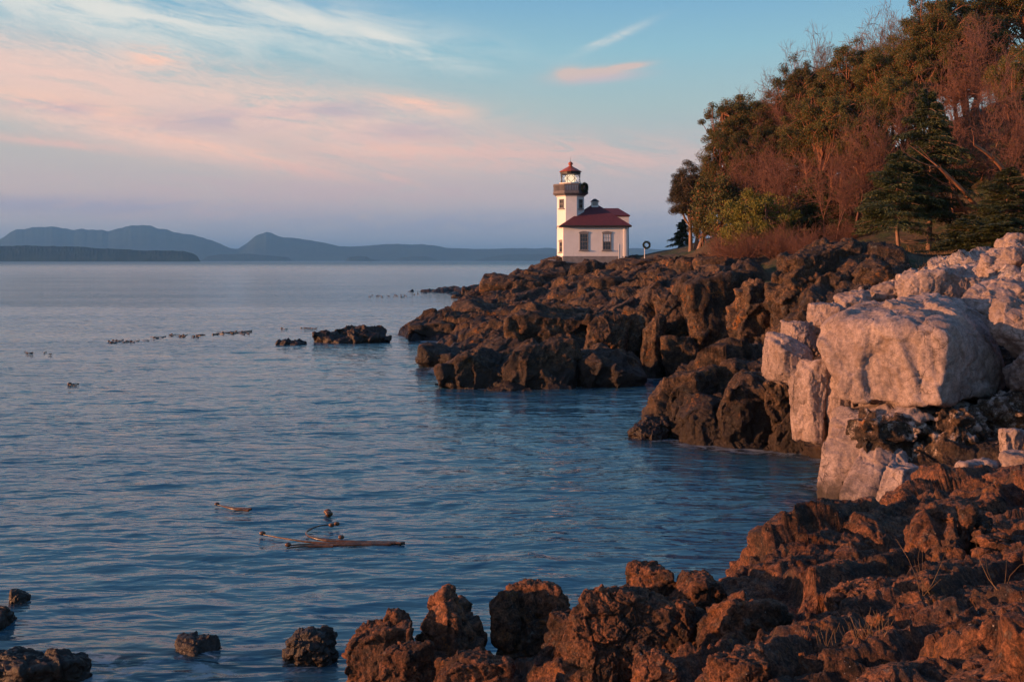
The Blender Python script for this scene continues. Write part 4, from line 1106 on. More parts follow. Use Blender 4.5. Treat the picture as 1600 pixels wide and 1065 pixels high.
def build_lighthouse():
    g = 6.4
    root = empty('lighthouse', (9.4, 115.5, g))
    tag(root, 'small white lighthouse with red roofs on the rocky point', 'lighthouse')
    root_inv = (9.4, 115.5, g)
    parts = []
    x0, x1, y0, y1 = 5.76, 13.03, 112.0, 119.4
    # keeper's building
    b = MB().box(x0, x1, y0, y1, 7.50, 10.76); parts.append(b.build('wall', M_WALL))
    parts.append(MB().box(x0 - 0.07, x1 + 0.07, y0 - 0.08, y1, g, 7.496).build('foundation', M_CONC, bevel=0.03))
    ov = 0.36; ze = 10.80; zr = 13.42; cx = 9.62; cy = 115.75
    rf = MB()
    E4 = [(x0 - ov, y0 - ov, ze), (x1 + ov, y0 - ov, ze), (x1 + ov, y1 + ov, ze), (x0 - ov, y1 + ov, ze)]
    E4b = [(p[0], p[1], ze + 0.16) for p in E4]
    a = [rf.bm.verts.new(p) for p in E4]; c = [rf.bm.verts.new(p) for p in E4b]
    r0 = rf.bm.verts.new((cx - 0.45, cy, zr)); r1 = rf.bm.verts.new((cx + 0.45, cy, zr))
    for i in range(4):
        rf.bm.faces.new((a[i], a[(i + 1) % 4], c[(i + 1) % 4], c[i]))
    rf.bm.faces.new((c[0], c[1], r1, r0)); rf.bm.faces.new((c[1], c[2], r1)); rf.bm.faces.new((c[2], c[3], r0, r1)); rf.bm.faces.new((c[3], c[0], r0)); rf.bm.faces.new(a[::-1])
    roof = rf.build('roof', M_ROOF); parts.append(roof)
    parts.append(MB().box(x0 - ov - 0.03, x1 + ov + 0.03, y0 - ov - 0.05, y0 - ov - 0.004, ze - 0.03, ze + 0.15).box(x0 - ov - 0.05, x0 - ov - 0.004, y0 - ov, y1 + ov, ze - 0.03, ze + 0.15).box(x1 + ov + 0.004, x1 + ov + 0.05, y0 - ov, y1 + ov, ze - 0.03, ze + 0.15).build('gutter', M_IRON))
    vt = MB().box(cx - 0.40, cx + 0.40, cy - 0.40, cy + 0.40, zr - 0.25, zr + 0.42).build('roof_vent', M_WHITE2); parts.append(vt)
    vr = MB().loft([[(cx - 0.52, cy - 0.52, zr + 0.424), (cx + 0.52, cy - 0.52, zr + 0.424), (cx + 0.52, cy + 0.52, zr + 0.424), (cx - 0.52, cy + 0.52, zr + 0.424)],
                    [(cx - 0.12, cy - 0.12, zr + 0.74), (cx + 0.12, cy - 0.12, zr + 0.74), (cx + 0.12, cy + 0.12, zr + 0.74), (cx - 0.12, cy + 0.12, zr + 0.74)]]).build('vent_roof', M_IRON, vt)
    lou = MB()
    for k in range(4): lou.box(cx - 0.28, cx + 0.28, cy - 0.44, cy - 0.404, zr - 0.02 + k * 0.1, zr + 0.03 + k * 0.1)
    lou.build('louvre', M_TRIM, vt)
    parts.append(window(None, 7.60, 8.57, 8.17, 10.06, y0, cols=3, rows=4))
    parts.append(window(None, 10.18, 11.16, 8.17, 10.06, y0, cols=3, rows=4, shade=True))
    parts.append(MB().tube((12.62, y0 - 0.09, 7.0), (12.62, y0 - 0.09, 10.78), 0.05, n=8).tube((12.62, y0 - 0.09, 10.74), (12.62, y0 - 0.30, 10.79), 0.05, n=8).build('downpipe', M_WALL))
    # taller rear wing
    wx0, wx1, wy0, wy1 = 8.9, 14.05, 119.6, 125.2
    parts.append(MB().box(wx0, wx1, wy0, wy1, g, 12.30).build('rear_wall', M_WALL))
    rr = MB().loft([[(wx0 - .12, wy0 - .12, 12.304), (wx1 + .12, wy0 - .12, 12.304), (wx1 + .12, wy1 + .12, 12.304), (wx0 - .12, wy1 + .12, 12.304)],
                    [(wx0 - .12, wy0 - .12, 12.44), (wx1 + .12, wy0 - .12, 12.44), (wx1 + .12, wy1 + .12, 12.44), (wx0 - .12, wy1 + .12, 12.44)],
                    [(wx0 + 0.9, 122.2, 13.42), (wx1 - 1.0, 122.2, 13.42), (wx1 - 1.0, 122.6, 13.42), (wx0 + 0.9, 122.6, 13.42)]])
    parts.append(rr.build('rear_roof', M_ROOF))
    # octagonal tower
    tx, ty = 6.76, 115.0
    parts.append(MB().loft([oct_(tx, ty, 3.30, g), oct_(tx, ty, 3.26, 7.5), oct_(tx, ty, 3.06, 7.62), oct_(tx, ty, 3.04, 14.30), oct_(tx, ty, 3.30, 14.42)]).build('tower_wall', M_WALL))
    parts.append(MB().loft([oct_(tx, ty, 3.14, 10.86), oct_(tx, ty, 3.14, 10.98)]).build('string_course', M_CONC))
    # gallery: flared cornice, slab, pierced parapet
    parts.append(MB().loft([oct_(tx, ty, 3.34, 14.424), oct_(tx, ty, 3.80, 14.62), oct_(tx, ty, 3.98, 14.66), oct_(tx, ty, 3.98, 14.84)]).build('cornice', M_GALL))
    pa = MB()
    rad = 3.92 / 2
    for k in range(8):
        am = R(45 * k); side = 3.92 * math.tan(R(22.5))
        Mx = Matrix.Translation((tx, ty, 0)) @ Matrix.Rotation(am, 4, 'Z') @ Matrix.Translation((rad - 0.07, 0, 0))
        def pb(a0, a1, z0, z1, th=0.07):
            before = len(pa.bm.verts)
            pa.box(-th, th, a0, a1, z0, z1)
            pa.bm.verts.ensure_lookup_table()
            for v_ in pa.bm.verts[before:]: v_.co = Mx @ v_.co
        pb(-side / 2, side / 2, 14.844, 14.97); pb(-side / 2, side / 2, 15.56, 15.74, 0.09)
        nb = 9
        for j in range(nb + 1):
            a0 = -side / 2 + side * j / nb
            if j < nb: pb(a0 + 0.045, a0 + side / nb - 0.035, 14.974, 15.556, 0.05)
    parts.append(pa.build('parapet', M_GALL))
    # lantern room
    parts.append(MB().loft([MB().ngonring((tx, ty), 1.22, 14.844, 16), MB().ngonring((tx, ty), 1.22, 15.86, 16), MB().ngonring((tx, ty), 1.30, 15.88, 16), MB().ngonring((tx, ty), 1.30, 15.94, 16)]).build('lantern_base', M_WALL))
    lr = MB().loft([MB().ngonring((tx, ty), 1.08, 15.944, 16), MB().ngonring((tx, ty), 1.08, 16.92, 16)], cap=False).build('lantern_glass', M_CLEAR); parts.append(lr)
    ast = MB()
    n = 8
    for k in range(n):
        for sg in (1, -1):
            a0, a1 = 2 * math.pi * k / n, 2 * math.pi * (k + sg) / n
            prev = None
            for s in range(5):
                f = s / 4; a = a0 + (a1 - a0) * f; z = 15.95 + 0.95 * f
                p = (tx + 1.12 * math.cos(a), ty + 1.12 * math.sin(a), z)
                if prev: ast.tube(prev, p, 0.022, n=4)
                prev = p
        a = 2 * math.pi * (k + 0.5) / n
        ast.tube((tx + 1.12 * math.cos(a), ty + 1.12 * math.sin(a), 15.94), (tx + 1.12 * math.cos(a), ty + 1.12 * math.sin(a), 16.95), 0.03, n=4)
    parts.append(ast.build('astragal', M_IRON))
    lens = MB()
    prof = [(0.05, 16.0), (0.40, 16.02), (0.52, 16.15), (0.60, 16.30), (0.66, 16.45), (0.60, 16.60), (0.50, 16.74), (0.36, 16.86), (0.05, 16.9)]
    parts.append(lens.loft([MB().ngonring((tx, ty), r_, z_, 20, 0) for r_, z_ in prof]).build('lens', M_LENS))
    parts.append(MB().loft([MB().ngonring((tx, ty), 1.14, 16.924, 16), MB().ngonring((tx, ty), 1.17, 16.94, 16), MB().ngonring((tx, ty), 1.17, 17.2, 16)]).build('lantern_frieze', M_IRON))
    lrf = MB().loft([MB().ngonring((tx, ty), 1.28, 17.204, 16), MB().ngonring((tx, ty), 1.30, 17.26, 16), MB().ngonring((tx, ty), 0.80, 17.56, 16), MB().ngonring((tx, ty), 0.34, 17.80, 16), MB().ngonring((tx, ty), 0.20, 17.92, 16)]).build('lantern_roof', M_LROOF); parts.append(lrf)
    MB().loft([MB().ngonring((tx, ty), 0.17, 17.924, 12), MB().ngonring((tx, ty), 0.17, 18.02, 12), MB().ngonring((tx, ty), 0.27, 18.08, 12), MB().ngonring((tx, ty), 0.28, 18.22, 12), MB().ngonring((tx, ty), 0.15, 18.36, 12), MB().ngonring((tx, ty), 0.05, 18.42, 12)]).build('ventilator_ball', M_LROOF, lrf)
    MB().tube((tx, ty, 18.42), (tx, ty, 18.95), 0.022, 0.01).build('lightning_rod', M_IRON, lrf)
    # tower windows on the two oblique front faces
    h = 3.05 / 2
    for yaw, specs in ((R(-45), [(12.95, 14.02), (7.95, 9.15)]), (R(45), [(12.95, 14.02)])):
        for z0, z1 in specs:
            parts.append(window(None, tx - 0.33, tx + 0.33, z0, z1, ty - h - 0.02, yaw, (tx, ty, 0), arch=z0 < 10, cols=2, rows=3))
    for o in parts:
        o.parent = root
        o.matrix_parent_inverse = Matrix.Translation([-c for c in root_inv])
build_lighthouse()

def wreath(name, label, c, rad, yaw, seed, stand=None):
    rg = np.random.RandomState(seed)
    n = 3200
    a = rg.uniform(0, 2 * math.pi, n); rr = rad * 0.76 + rg.normal(0, rad * 0.10, n); yy = rg.normal(0, rad * 0.09, n)
    ctr = np.stack([rr * np.cos(a), yy, rr * np.sin(a)], 1)
    root = empty(name, c, yaw)
    tag(root, label, 'wreath')
    V, Fc = quads(ctr, rad * 0.26, rad * 0.09, rg)
    mesh_np('greenery', V, Fc, M_WREATH, root, False)
    MB().torus((0, 0, 0), rad * 0.74, rad * 0.08, n=28).build('ring', M_WREATH, root, smooth=True)
    return root

def quads(ctr, L, Wd, rg, outward=None, droop=0.0):
    """one small four-sided leaf per centre"""
    n = len(ctr)
    d = rg.normal(size=(n, 3))
    if outward is not None: d = d * 0.75 + outward * 1.0
    d[:, 2] -= droop
    d /= np.linalg.norm(d, axis=1)[:, None] + 1e-9
    s = np.cross(d, rg.normal(size=(n, 3))); s /= np.linalg.norm(s, axis=1)[:, None] + 1e-9
    l = (L * rg.uniform(0.7, 1.25, n))[:, None]; w = (Wd * rg.uniform(0.7, 1.25, n))[:, None]
    V = np.stack([ctr - d * l / 2, ctr + s * w / 2, ctr + d * l / 2, ctr - s * w / 2], 1).reshape(-1, 3)
    return V, np.arange(n * 4).reshape(n, 4)

g_w = wreath('wreath', 'dark green wreath hung on the lighthouse gallery railing', (6.76 + 1.52, 115.0 - 1.52, 15.30), 0.60, R(45), 5)
sw = wreath('wreath', 'round green wreath on a stake right of the lighthouse', (14.06, 104, 8.62), 0.43, 0, 6)
st = MB().tube((13.86, 104.05, 6.6), (13.86, 104.05, 8.30), 0.045, 0.035).tube((13.86, 104.05, 8.25), (14.02, 104.02, 8.62), 0.03, n=5).build('stake', M_WHITE2)
tag(st, 'pale stake driven into the ground, holding up the round wreath', 'stake')
nb = empty('notice_board', (12.0, 110, 7.0))
tag(nb, 'narrow white upright board with a post in front of the lighthouse wall', 'board')
MB().box(-0.15, 0.17, -0.03, 0.03, 0.0, 1.75).build('board', M_WHITE2, nb, bevel=0.01)
MB().box(-0.25, -0.17, -0.05, 0.03, -0.5, 1.85).build('post', M_WALL, nb, bevel=0.01)
cb = MB().box(4.1, 5.0, 112.0, 113.2, 6.3, 7.12).build('concrete_block', M_CONC, bevel=0.05)
tag(cb, 'low reddish concrete block beside the foot of the lighthouse tower', 'block')

# ------------------------------------------------------------------ vegetation
def tubes(segs, n=4):
    """segs: (m, 8) p0 p1 r0 r1 -> prism mesh arrays"""
    s = np.array(segs, float); p0 = s[:, :3]; p1 = s[:, 3:6]; r0 = s[:, 6]; r1 = s[:, 7]
    d = p1 - p0; L = np.linalg.norm(d, axis=1)[:, None] + 1e-9; d = d / L
    a = np.where(np.abs(d[:, 2:3]) > 0.9, [[1, 0, 0]], [[0, 0, 1]])
    u = np.cross(d, a); u /= np.linalg.norm(u, axis=1)[:, None]; w = np.cross(d, u)
    V = []
    for p, r in ((p0 - d * r0[:, None] * 0.3, r0), (p1 + d * r1[:, None] * 0.3, r1)):
        for k in range(n):
            an = 2 * math.pi * k / n
            V.append(p + (u * math.cos(an) + w * math.sin(an)) * r[:, None])
    V = np.stack(V, 1)        # m, 2n, 3
    m = len(s); base = (np.arange(m) * 2 * n)[:, None]
    fs = [np.concatenate([base + k, base + (k + 1) % n, base + n + (k + 1) % n, base + n + k], 1) for k in range(n)]
    return V.reshape(-1, 3), np.concatenate(fs)

def leaf_mat(name, c1, c2, c3=None, trans=0.25):
    m, t, b = newmat(name)
    geo = t.node('ShaderNodeNewGeometry')
    ri = geo.outputs['Random Per Island']
    oi = t.node('ShaderNodeObjectInfo')
    c = t.mix(ri, c1, c2)
    if c3: c = t.mix(t.step(ri, 0.86, 0.90), c, c3)
    c = t.mix(1.0, c, t.ramp(oi.outputs['Random'], [(0.0, 0.75), (1.0, 1.25)]), 'MULTIPLY')
    t.put(b.inputs['Base Color'], c)
    b.inputs['Roughness'].default_value = 0.6
    b.inputs['Specular IOR Level'].default_value = 0.3
    tr = t.node('ShaderNodeBsdfTranslucent'); t.put(tr.inputs[0], c)
    mx = t.node('ShaderNodeMixShader'); mx.inputs[0].default_value = trans
    out = [n for n in t.n if n.type == 'OUTPUT_MATERIAL'][0]
    t.l.new(b.outputs[0], mx.inputs[1]); t.l.new(tr.outputs[0], mx.inputs[2]); t.l.new(mx.outputs[0], out.inputs[0])
    return m
def bark_mat(name, c1, c2):
    m, t, b = newmat(name)
    geo = t.node('ShaderNodeNewGeometry'); pos = geo.outputs['Position']
    t.put(b.inputs['Base Color'], t.mix(t.step(t.noise(t.scalevec(pos, (3, 3, 1)), 1.5, 5, 0.7), 0.35, 0.65), c1, c2))
    b.inputs['Roughness'].default_value = 0.8
    return m
L_MAD = leaf_mat('madrona_leaf', (0.055, 0.062, 0.017), (0.145, 0.130, 0.036), (0.24, 0.080, 0.024))
L_BUSH = leaf_mat('bright_leaf', (0.11, 0.115, 0.018), (0.25, 0.215, 0.038), (0.17, 0.13, 0.02))
L_FIR = leaf_mat('fir_needle', (0.030, 0.046, 0.016), (0.095, 0.105, 0.034), None, 0.2)
L_JUN = leaf_mat('juniper_needle', (0.026, 0.028, 0.014), (0.060, 0.045, 0.022), (0.10, 0.05, 0.025), 0.15)
B_MAD = bark_mat('madrona_bark', (0.20, 0.070, 0.030), (0.32, 0.14, 0.065))
B_TWIG = bark_mat('red_twig', (0.115, 0.050, 0.032), (0.20, 0.088, 0.056))
B_GREY = bark_mat('grey_twig', (0.12, 0.085, 0.075), (0.20, 0.15, 0.13))
B_FIR = bark_mat('fir_bark', (0.16, 0.085, 0.055), (0.26, 0.15, 0.10))
B_JUN = bark_mat('juniper_bark', (0.18, 0.11, 0.08), (0.27, 0.18, 0.14))

def bend(p0, p1, r0, r1, rg, k=5, wob=0.12, sag=0.0):
    p0 = np.array(p0, float); p1 = np.array(p1, float); L = np.linalg.norm(p1 - p0)
    off = rg.normal(size=3) * wob * L
    pts = []
    for i in range(k + 1):
        t = i / k
        pts.append(p0 + (p1 - p0) * t + off * math.sin(math.pi * t) + np.array([0, 0, -sag * L * math.sin(math.pi * t)]))
    return [(*pts[i], *pts[i + 1], r0 + (r1 - r0) * i / k, r0 + (r1 - r0) * (i + 1) / k) for i in range(k)], pts

def assemble(name, trunk, leafV, leafF, bark, leaf, parts=('trunk', 'crown'), n=5):
    root = empty(name)
    if trunk:
        V, Fc = tubes(trunk, n); mesh_np(parts[0], V, Fc, bark, root, True)
    if leafV is not None:
        mesh_np(parts[1], leafV, leafF, leaf, root, False)
    root.hide_render = False
    return root

def proto_broadleaf(name, seed, h=12.0, wr=4.2, base=0.38, nc=85, leaf=L_MAD, bark=B_MAD, ll=0.24, lw=0.12, per=150, cr=0.85, tr=0.22):
    rg = np.random.RandomState(seed)
    segs = []; C = []
    stems = 3
    lines = []
    for s in range(stems):
        a = rg.uniform(0, 6.28); q = rg.uniform(0.15, 0.5) * wr
        sg, pts = bend((0.15 * math.cos(a), 0.15 * math.sin(a), -1.0), (q * math.cos(a), q * math.sin(a), h * rg.uniform(0.72, 0.85)), tr, tr * 0.35, rg, 8, 0.07)
        segs += sg; lines.append(pts)
    for i in range(nc):
        th = rg.uniform(0, 6.28); z = rg.uniform(-0.55, 1) ; rr = math.sqrt(max(0, 1 - z * z)) if z > 0 else 1 - 0.35 * abs(z)
        k = rg.uniform(0.45, 0.98) * (1 + 0.18 * math.sin(3 * th + seed) )
        c = np.array([wr * rr * math.cos(th) * k, wr * rr * math.sin(th) * k, h * (base + (1 - base) * 0.5) + h * (1 - base) * 0.5 * z * k])
        C.append(c)
        ln = lines[rg.randint(stems)]; st = ln[rg.randint(4, 9)]
        sg, _ = bend(st, c, tr * 0.30, 0.025, rg, 4, 0.10); segs += sg
    C = np.array(C)
    ctr = []; outw = []
    for c in C:
        r = cr * rg.uniform(0.6, 1.25)
        d = rg.normal(size=(per, 3)); d /= np.linalg.norm(d, axis=1)[:, None]
        rad = r * rg.uniform(0.05, 1.1, per) ** 0.6
        ctr.append(c + d * rad[:, None] * np.array([1, 1, 0.72])); outw.append(d)
    ctr = np.concatenate(ctr); outw = np.concatenate(outw)
    V, Fc = quads(ctr, ll, lw, rg, outw * 0.3)
    return assemble(name, segs, V, Fc, bark, leaf)

def proto_bare(name, seed, h=11.0, spread=0.5, bark=B_TWIG, tr=0.16, depth=7, lean=0.0, twig=0.018):
    rg = np.random.RandomState(seed)
    main = []; fine = []
    def grow(p, d, L, r, lev):
        d = d / np.linalg.norm(d)
        k = 3 if lev < 4 else 2
        for i in range(k):
            nd = d + rg.normal(size=3) * (0.10 + 0.03 * lev); nd[2] += 0.05
            nd /= np.linalg.norm(nd)
            q = p + nd * L / k
            r1 = max(r * (1 - 0.12), twig * 0.6)
            (main if lev < 4 else fine).append((*p, *q, r, r1))
            p, d, r = q, nd, r1
            if lev >= 1 and lev < depth and i < k - 1:
                sd_ = d + rg.normal(size=3) * spread * 1.3
                grow(p, sd_, L * rg.uniform(0.5, 0.72), max(r * 0.5, twig * 0.6), lev + 1 + (lev < 3))
        if lev < depth:
            for j in range(2 if lev else 3):
                sd_ = d + rg.normal(size=3) * spread * (1.0 if j else 0.5)
                grow(p, sd_, L * rg.uniform(0.68, 0.86), max(r * 0.66, twig * 0.6), lev + 1)
    grow(np.array([0, 0, -0.8]), np.array([lean, 0, 1.0]), h * 0.30, tr, 0)
    root = empty(name)
    V, Fc = tubes(main, 5); mesh_np('trunk', V, Fc, bark, root, True)
    V, Fc = tubes(fine, 3); mesh_np('twigs', V, Fc, bark, root, True)
    return root

def proto_fir(name, seed, h=14.0, w=3.4, clear=0.12, leaf=L_FIR, bark=B_FIR, tr=0.20, dense=1.0, dead=True):
    rg = np.random.RandomState(seed)
    segs, pts = bend((0, 0, -1), (rg.normal() * 0.2, rg.normal() * 0.2, h), tr, 0.03, rg, 12, 0.015)
    pts = np.array(pts)
    ctr = []; dirs = []
    nb_ = int(150 * dense)
    for i in range(nb_):
        t = clear + (1 - clear) * (i / nb_) ** 0.9
        z = t * h; th = rg.uniform(0, 6.28)
        L = w * (1 - (t - clear) / (1 - clear)) ** 0.65 * rg.uniform(0.4, 1.1) * (1 + 0.25 * math.sin(3 * th + 5 * t + seed)) + 0.25
        p0 = np.array([np.interp(z, pts[:, 2], pts[:, 0]), np.interp(z, pts[:, 2], pts[:, 1]), z])
        p1 = p0 + np.array([math.cos(th) * L, math.sin(th) * L, rg.uniform(-0.42, 0.12) * L + 0.1])
        sg, bp_ = bend(p0, p1, 0.035, 0.012, rg, 4, 0.05, -0.06); segs += sg
        m_ = int(50 + 75 * L)
        f = rg.uniform(0.15, 1.05, m_) ** 0.8
        q = p0 + (p1 - p0) * f[:, None]
        side_ = np.array([-math.sin(th), math.cos(th), 0])
        wd = (0.42 * L * (1 - 0.55 * f) * rg.uniform(-1, 1, m_))[:, None]
        q = q + side_ * wd + np.array([0, 0, 1]) * (-0.16 * np.abs(wd) - np.abs(rg.normal(0, 0.20, (m_, 1))) + 0.06 * L * np.sin(math.pi * f)[:, None])
        ctr.append(q)
        dd = (p1 - p0) / L + side_ * np.sign(wd) * 0.8 + np.array([0, 0, -0.7])
        dirs.append(dd)
    ctr_ = 0
    if dead:
        for i in range(9):
            z = h * rg.uniform(0.03, clear + 0.12); th = rg.uniform(0, 6.28); L = rg.uniform(1.0, 2.4)
            p0 = np.array([0, 0, z]); p1 = p0 + np.array([math.cos(th) * L, math.sin(th) * L, -0.25 * L])
            sg, _ = bend(p0, p1, 0.04, 0.012, rg, 5, 0.08, 0.06); segs += sg
    ctr = np.concatenate(ctr); dirs = np.concatenate(dirs)
    V, Fc = quads(ctr, 0.34, 0.075, rg, dirs * 1.3)
    return assemble(name, segs, V, Fc, bark, leaf)

def proto_shrub(name, seed, h=3.0, wr=2.4, leaf=L_BUSH, bark=B_MAD, nc=70, per=300, ll=0.12, lw=0.05, cr=0.5):
    return proto_broadleaf(name, seed, h, wr, 0.0, nc, leaf, bark, ll, lw, per, cr, 0.06)

def proto_bareshrub(name, seed, h=3.0, n=70, bark=B_TWIG):
    rg = np.random.RandomState(seed)
    main = []; fine = []
    for i in range(n):
        th = rg.uniform(0, 6.28); t = rg.uniform(0.1, 0.75)
        p0 = np.array([rg.normal() * 0.5, rg.normal() * 0.5, -0.3])
        p1 = p0 + np.array([math.cos(th) * t * h, math.sin(th) * t * h, h * rg.uniform(0.55, 1.05) * (1 - 0.35 * t)])
        sg, pts = bend(p0, p1, 0.028, 0.008, rg, 5, 0.08); main += sg
        for k in range(14):
            q = np.array(pts[rg.randint(1, 6)]); d = (p1 - p0) / h + rg.normal(size=3) * 0.6
            q1 = q + d * rg.uniform(0.3, 0.8); sg2, p2 = bend(q, q1, 0.011, 0.006, rg, 2, 0.1); fine += sg2
            for kk in range(2):
                q3 = q1 + (d + rg.normal(size=3) * 0.6) * rg.uniform(0.15, 0.35); fine.append((*q1, *q3, 0.007, 0.005))
    root = empty(name)
    V, Fc = tubes(main, 4); mesh_np('stems', V, Fc, bark, root, True)
    V, Fc = tubes(fine, 3); mesh_np('twigs', V, Fc, bark, root, True)
    return root

def copy_tree(o):
    c = o.copy(); coll.objects.link(c)
    for ch in list(o.children):
        k = ch.copy(); coll.objects.link(k); k.parent = c
    return c

PROTO = {}
USED = set()
def plant(kind, px, d, top, half, label, cat, group, rz=0.0, base=None, lean=0.0, leany=0.0):
    """set a plant at picture column px and distance d; top = picture row of its top, half = half width in pixels"""
    root, h0, w0 = PROTO[kind]
    o = root if kind not in USED else copy_tree(root)
    USED.add(kind)
    x = (px - 800) / F * d
    z = ground_z(x, d) if base is None else CH - (base - 407) / F * d
    H_ = CH + (407 - top) / F * d - z
    w = half / F * d
    o.location = (x, d, z)
    sw_ = w / w0; sh_ = H_ / h0
    if sh_ > 1.45 * sw_: sw_ = sh_ / 1.45
    o.scale = (sw_, sw_, sh_)
    o.rotation_euler = (leany, lean, rz)
    return tag(o, label, cat, group)

def measure(root):
    mx = []
    for c in root.children:
        co = np.zeros(len(c.data.vertices) * 3, np.float32); c.data.vertices.foreach_get('co', co); mx.append(co.reshape(-1, 3))
    v = np.concatenate(mx)
    return np.percentile(v[:, 2], 99.8), (np.percentile(np.abs(v[:, 0]), 98) + np.percentile(np.abs(v[:, 1]), 98)) / 2
def reg(kind, root):
    h, w = measure(root); PROTO[kind] = (root, float(h), float(w))

reg('mad1', proto_broadleaf('madrona_tree', 11, nc=170, per=360, ll=0.14, lw=0.07, cr=0.68)); reg('mad2', proto_broadleaf('madrona_tree', 12, 11, 4.6, 0.36, 185, per=360, ll=0.14, lw=0.07, cr=0.68)); reg('mad3', proto_broadleaf('madrona_tree', 13, 12, 4.2, 0.30, 180, per=360, ll=0.14, lw=0.07, cr=0.68))
reg('bare1', proto_bare('bare_tree', 21)); reg('bare2', proto_bare('bare_tree', 22, 11, 0.55)); reg('bare3', proto_bare('bare_tree', 24, 12, 0.42))
reg('grey1', proto_bare('leafless_tree', 21, 11, 0.5, B_GREY, 0.16, 7, 0, 0.020)); reg('grey2', proto_bare('leafless_tree', 24, 12, 0.42, B_GREY, 0.16, 7, 0, 0.020))
reg('fir1', proto_fir('fir_tree', 41, clear=0.20)); reg('fir2', proto_fir('fir_tree', 42, 13, 3.8, 0.30)); reg('fir3', proto_fir('young_fir', 43, 6, 2.2, 0.03, dense=0.7, tr=0.10, dead=False))
reg('jun', proto_broadleaf('juniper_tree', 53, 9.5, 2.3, 0.26, 150, L_JUN, B_JUN, 0.13, 0.05, 420, 0.55, 0.24))
reg('bush', proto_shrub('leafy_shrub', 61)); reg('darkbush', proto_shrub('understory_shrub', 62, 3.2, 2.4, L_MAD, B_MAD, 70, 260, 0.13, 0.06, 0.55))
reg('bshrub1', proto_bareshrub('bare_shrub', 71)); reg('bshrub2', proto_bareshrub('bare_shrub', 72, 3.2, 80))

GT = 'trees of the wooded slope'; GU_ = 'shrubs along the edge of the wood'
plant('jun', 1080, 104, 252, 34, 'brownish juniper standing alone at the seaward end of the wood', 'tree', GT, 0.4)
plant('fir3', 1067, 118, 343, 17, 'small dark fir behind the lone juniper', 'tree', GT, 0.0)
plant('mad1', 1158, 98, 146, 54, 'round olive green madrona at the left end of the skyline', 'tree', GT, 0.3)
plant('mad2', 1218, 97, 150, 48, 'madrona between the leftmost crown and the middle of the skyline', 'tree', GT, 2.9)
plant('mad3', 1134, 95, 196, 40, 'madrona crown hanging low on the left side of the leftmost crown', 'tree', GT, 1.3)
plant('mad1', 1180, 94, 190, 44, 'madrona filling the space below the leftmost crown', 'tree', GT, 4.9)
plant('bare1', 1150, 89, 232, 40, 'reddish leafless tree behind the olive shrub', 'tree', GT, 4.1)
plant('bare3', 1240, 93, 140, 52, 'tall reddish leafless tree reaching the skyline left of the centre', 'tree', GT, 5.4)
plant('bare1', 1208, 95, 150, 50, 'reddish leafless tree beside the leftmost madrona', 'tree', GT, 0.2)
plant('bare2', 1256, 90, 165, 56, 'reddish leafless tree above the bright green bush', 'tree', GT, 1.2)
plant('bare3', 1164, 90, 238, 50, 'low reddish leafless tree below the leftmost madrona', 'tree', GT, 2.2)
plant('bare2', 1215, 84, 215, 56, 'bushy reddish leafless tree just above and left of the bright green bush', 'tree', GT, 3.9)
plant('grey1', 1214, 104, 112, 44, 'grey leafless treetop in the lowest notch of the skyline', 'tree', GT, 0.2)
plant('grey1', 1288, 102, 46, 62, 'grey leafless treetop in the middle of the skyline', 'tree', GT, 0.9)
plant('grey2', 1248, 103, 78, 50, 'grey leafless treetop between the lowest notch and the middle one', 'tree', GT, 1.7)
plant('grey1', 1350, 98, 22, 60, 'grey leafless treetop over the large central madrona', 'tree', GT, 3.1)
plant('grey1', 1385, 96, 12, 62, 'grey leafless treetop just left of the tallest madrona', 'tree', GT, 1.9)
plant('grey2', 1425, 94, 8, 50, 'grey leafless treetop touching the tallest madrona', 'tree', GT, 2.9)
plant('mad2', 1262, 95, 88, 50, 'madrona on the skyline under the middle grey treetop', 'tree', GT, 0.0)
plant('mad3', 1340, 90, 62, 56, 'large madrona in the centre of the wood', 'tree', GT, 1.0)
plant('mad1', 1396, 86, 66, 54, 'madrona on the skyline under the grey treetops near the tallest one', 'tree', GT, 5.0)
plant('mad1', 1300, 82, 140, 58, 'olive madrona standing forward of the large central one', 'tree', GT, 2.0)
plant('mad3', 1352, 78, 168, 54, 'olive madrona in front of the centre, left of the tall fir', 'tree', GT, 0.2)
plant('mad2', 1412, 80, 112, 54, 'dark madrona right of the large central one', 'tree', GT, 3.0)
plant('mad3', 1468, 84, -22, 62, 'tallest madrona reaching the top edge of the picture', 'tree', GT, 2.4)
plant('mad1', 1570, 84, -50, 68, 'madrona filling the top right corner', 'tree', GT, 4.0)
plant('mad2', 1520, 82, 14, 54, 'madrona between the tallest one and the corner one', 'tree', GT, 5.2)
plant('mad3', 1500, 84, 90, 60, 'madrona deep in the wood under the tallest one', 'tree', GT, 0.9)
plant('mad1', 1580, 80, 100, 60, 'madrona deep in the wood under the corner one', 'tree', GT, 1.9)
plant('mad2', 1440, 84, 60, 50, 'madrona filling the notch below and left of the tallest one', 'tree', GT, 0.6)
plant('mad1', 1225, 93, 190, 46, 'madrona half hidden by reddish leafless trees left of the centre', 'tree', GT, 3.6)
plant('mad3', 1272, 84, 170, 46, 'madrona right behind the reddish leafless trees above the young firs', 'tree', GT, 4.6)
plant('mad1', 1512, 95, 50, 60, 'madrona deep behind the pinkish leafless trees', 'tree', GT, 2.2)
plant('mad3', 1180, 92, 216, 40, 'madrona low behind the bright green bush', 'tree', GT, 5.2)
plant('bare3', 1546, 76, 14, 66, 'reddish leafless tree below the top right madrona', 'tree', GT, 4.4)
plant('bare1', 1490, 76, 80, 66, 'reddish leafless tree below the tallest madrona', 'tree', GT, 1.4)
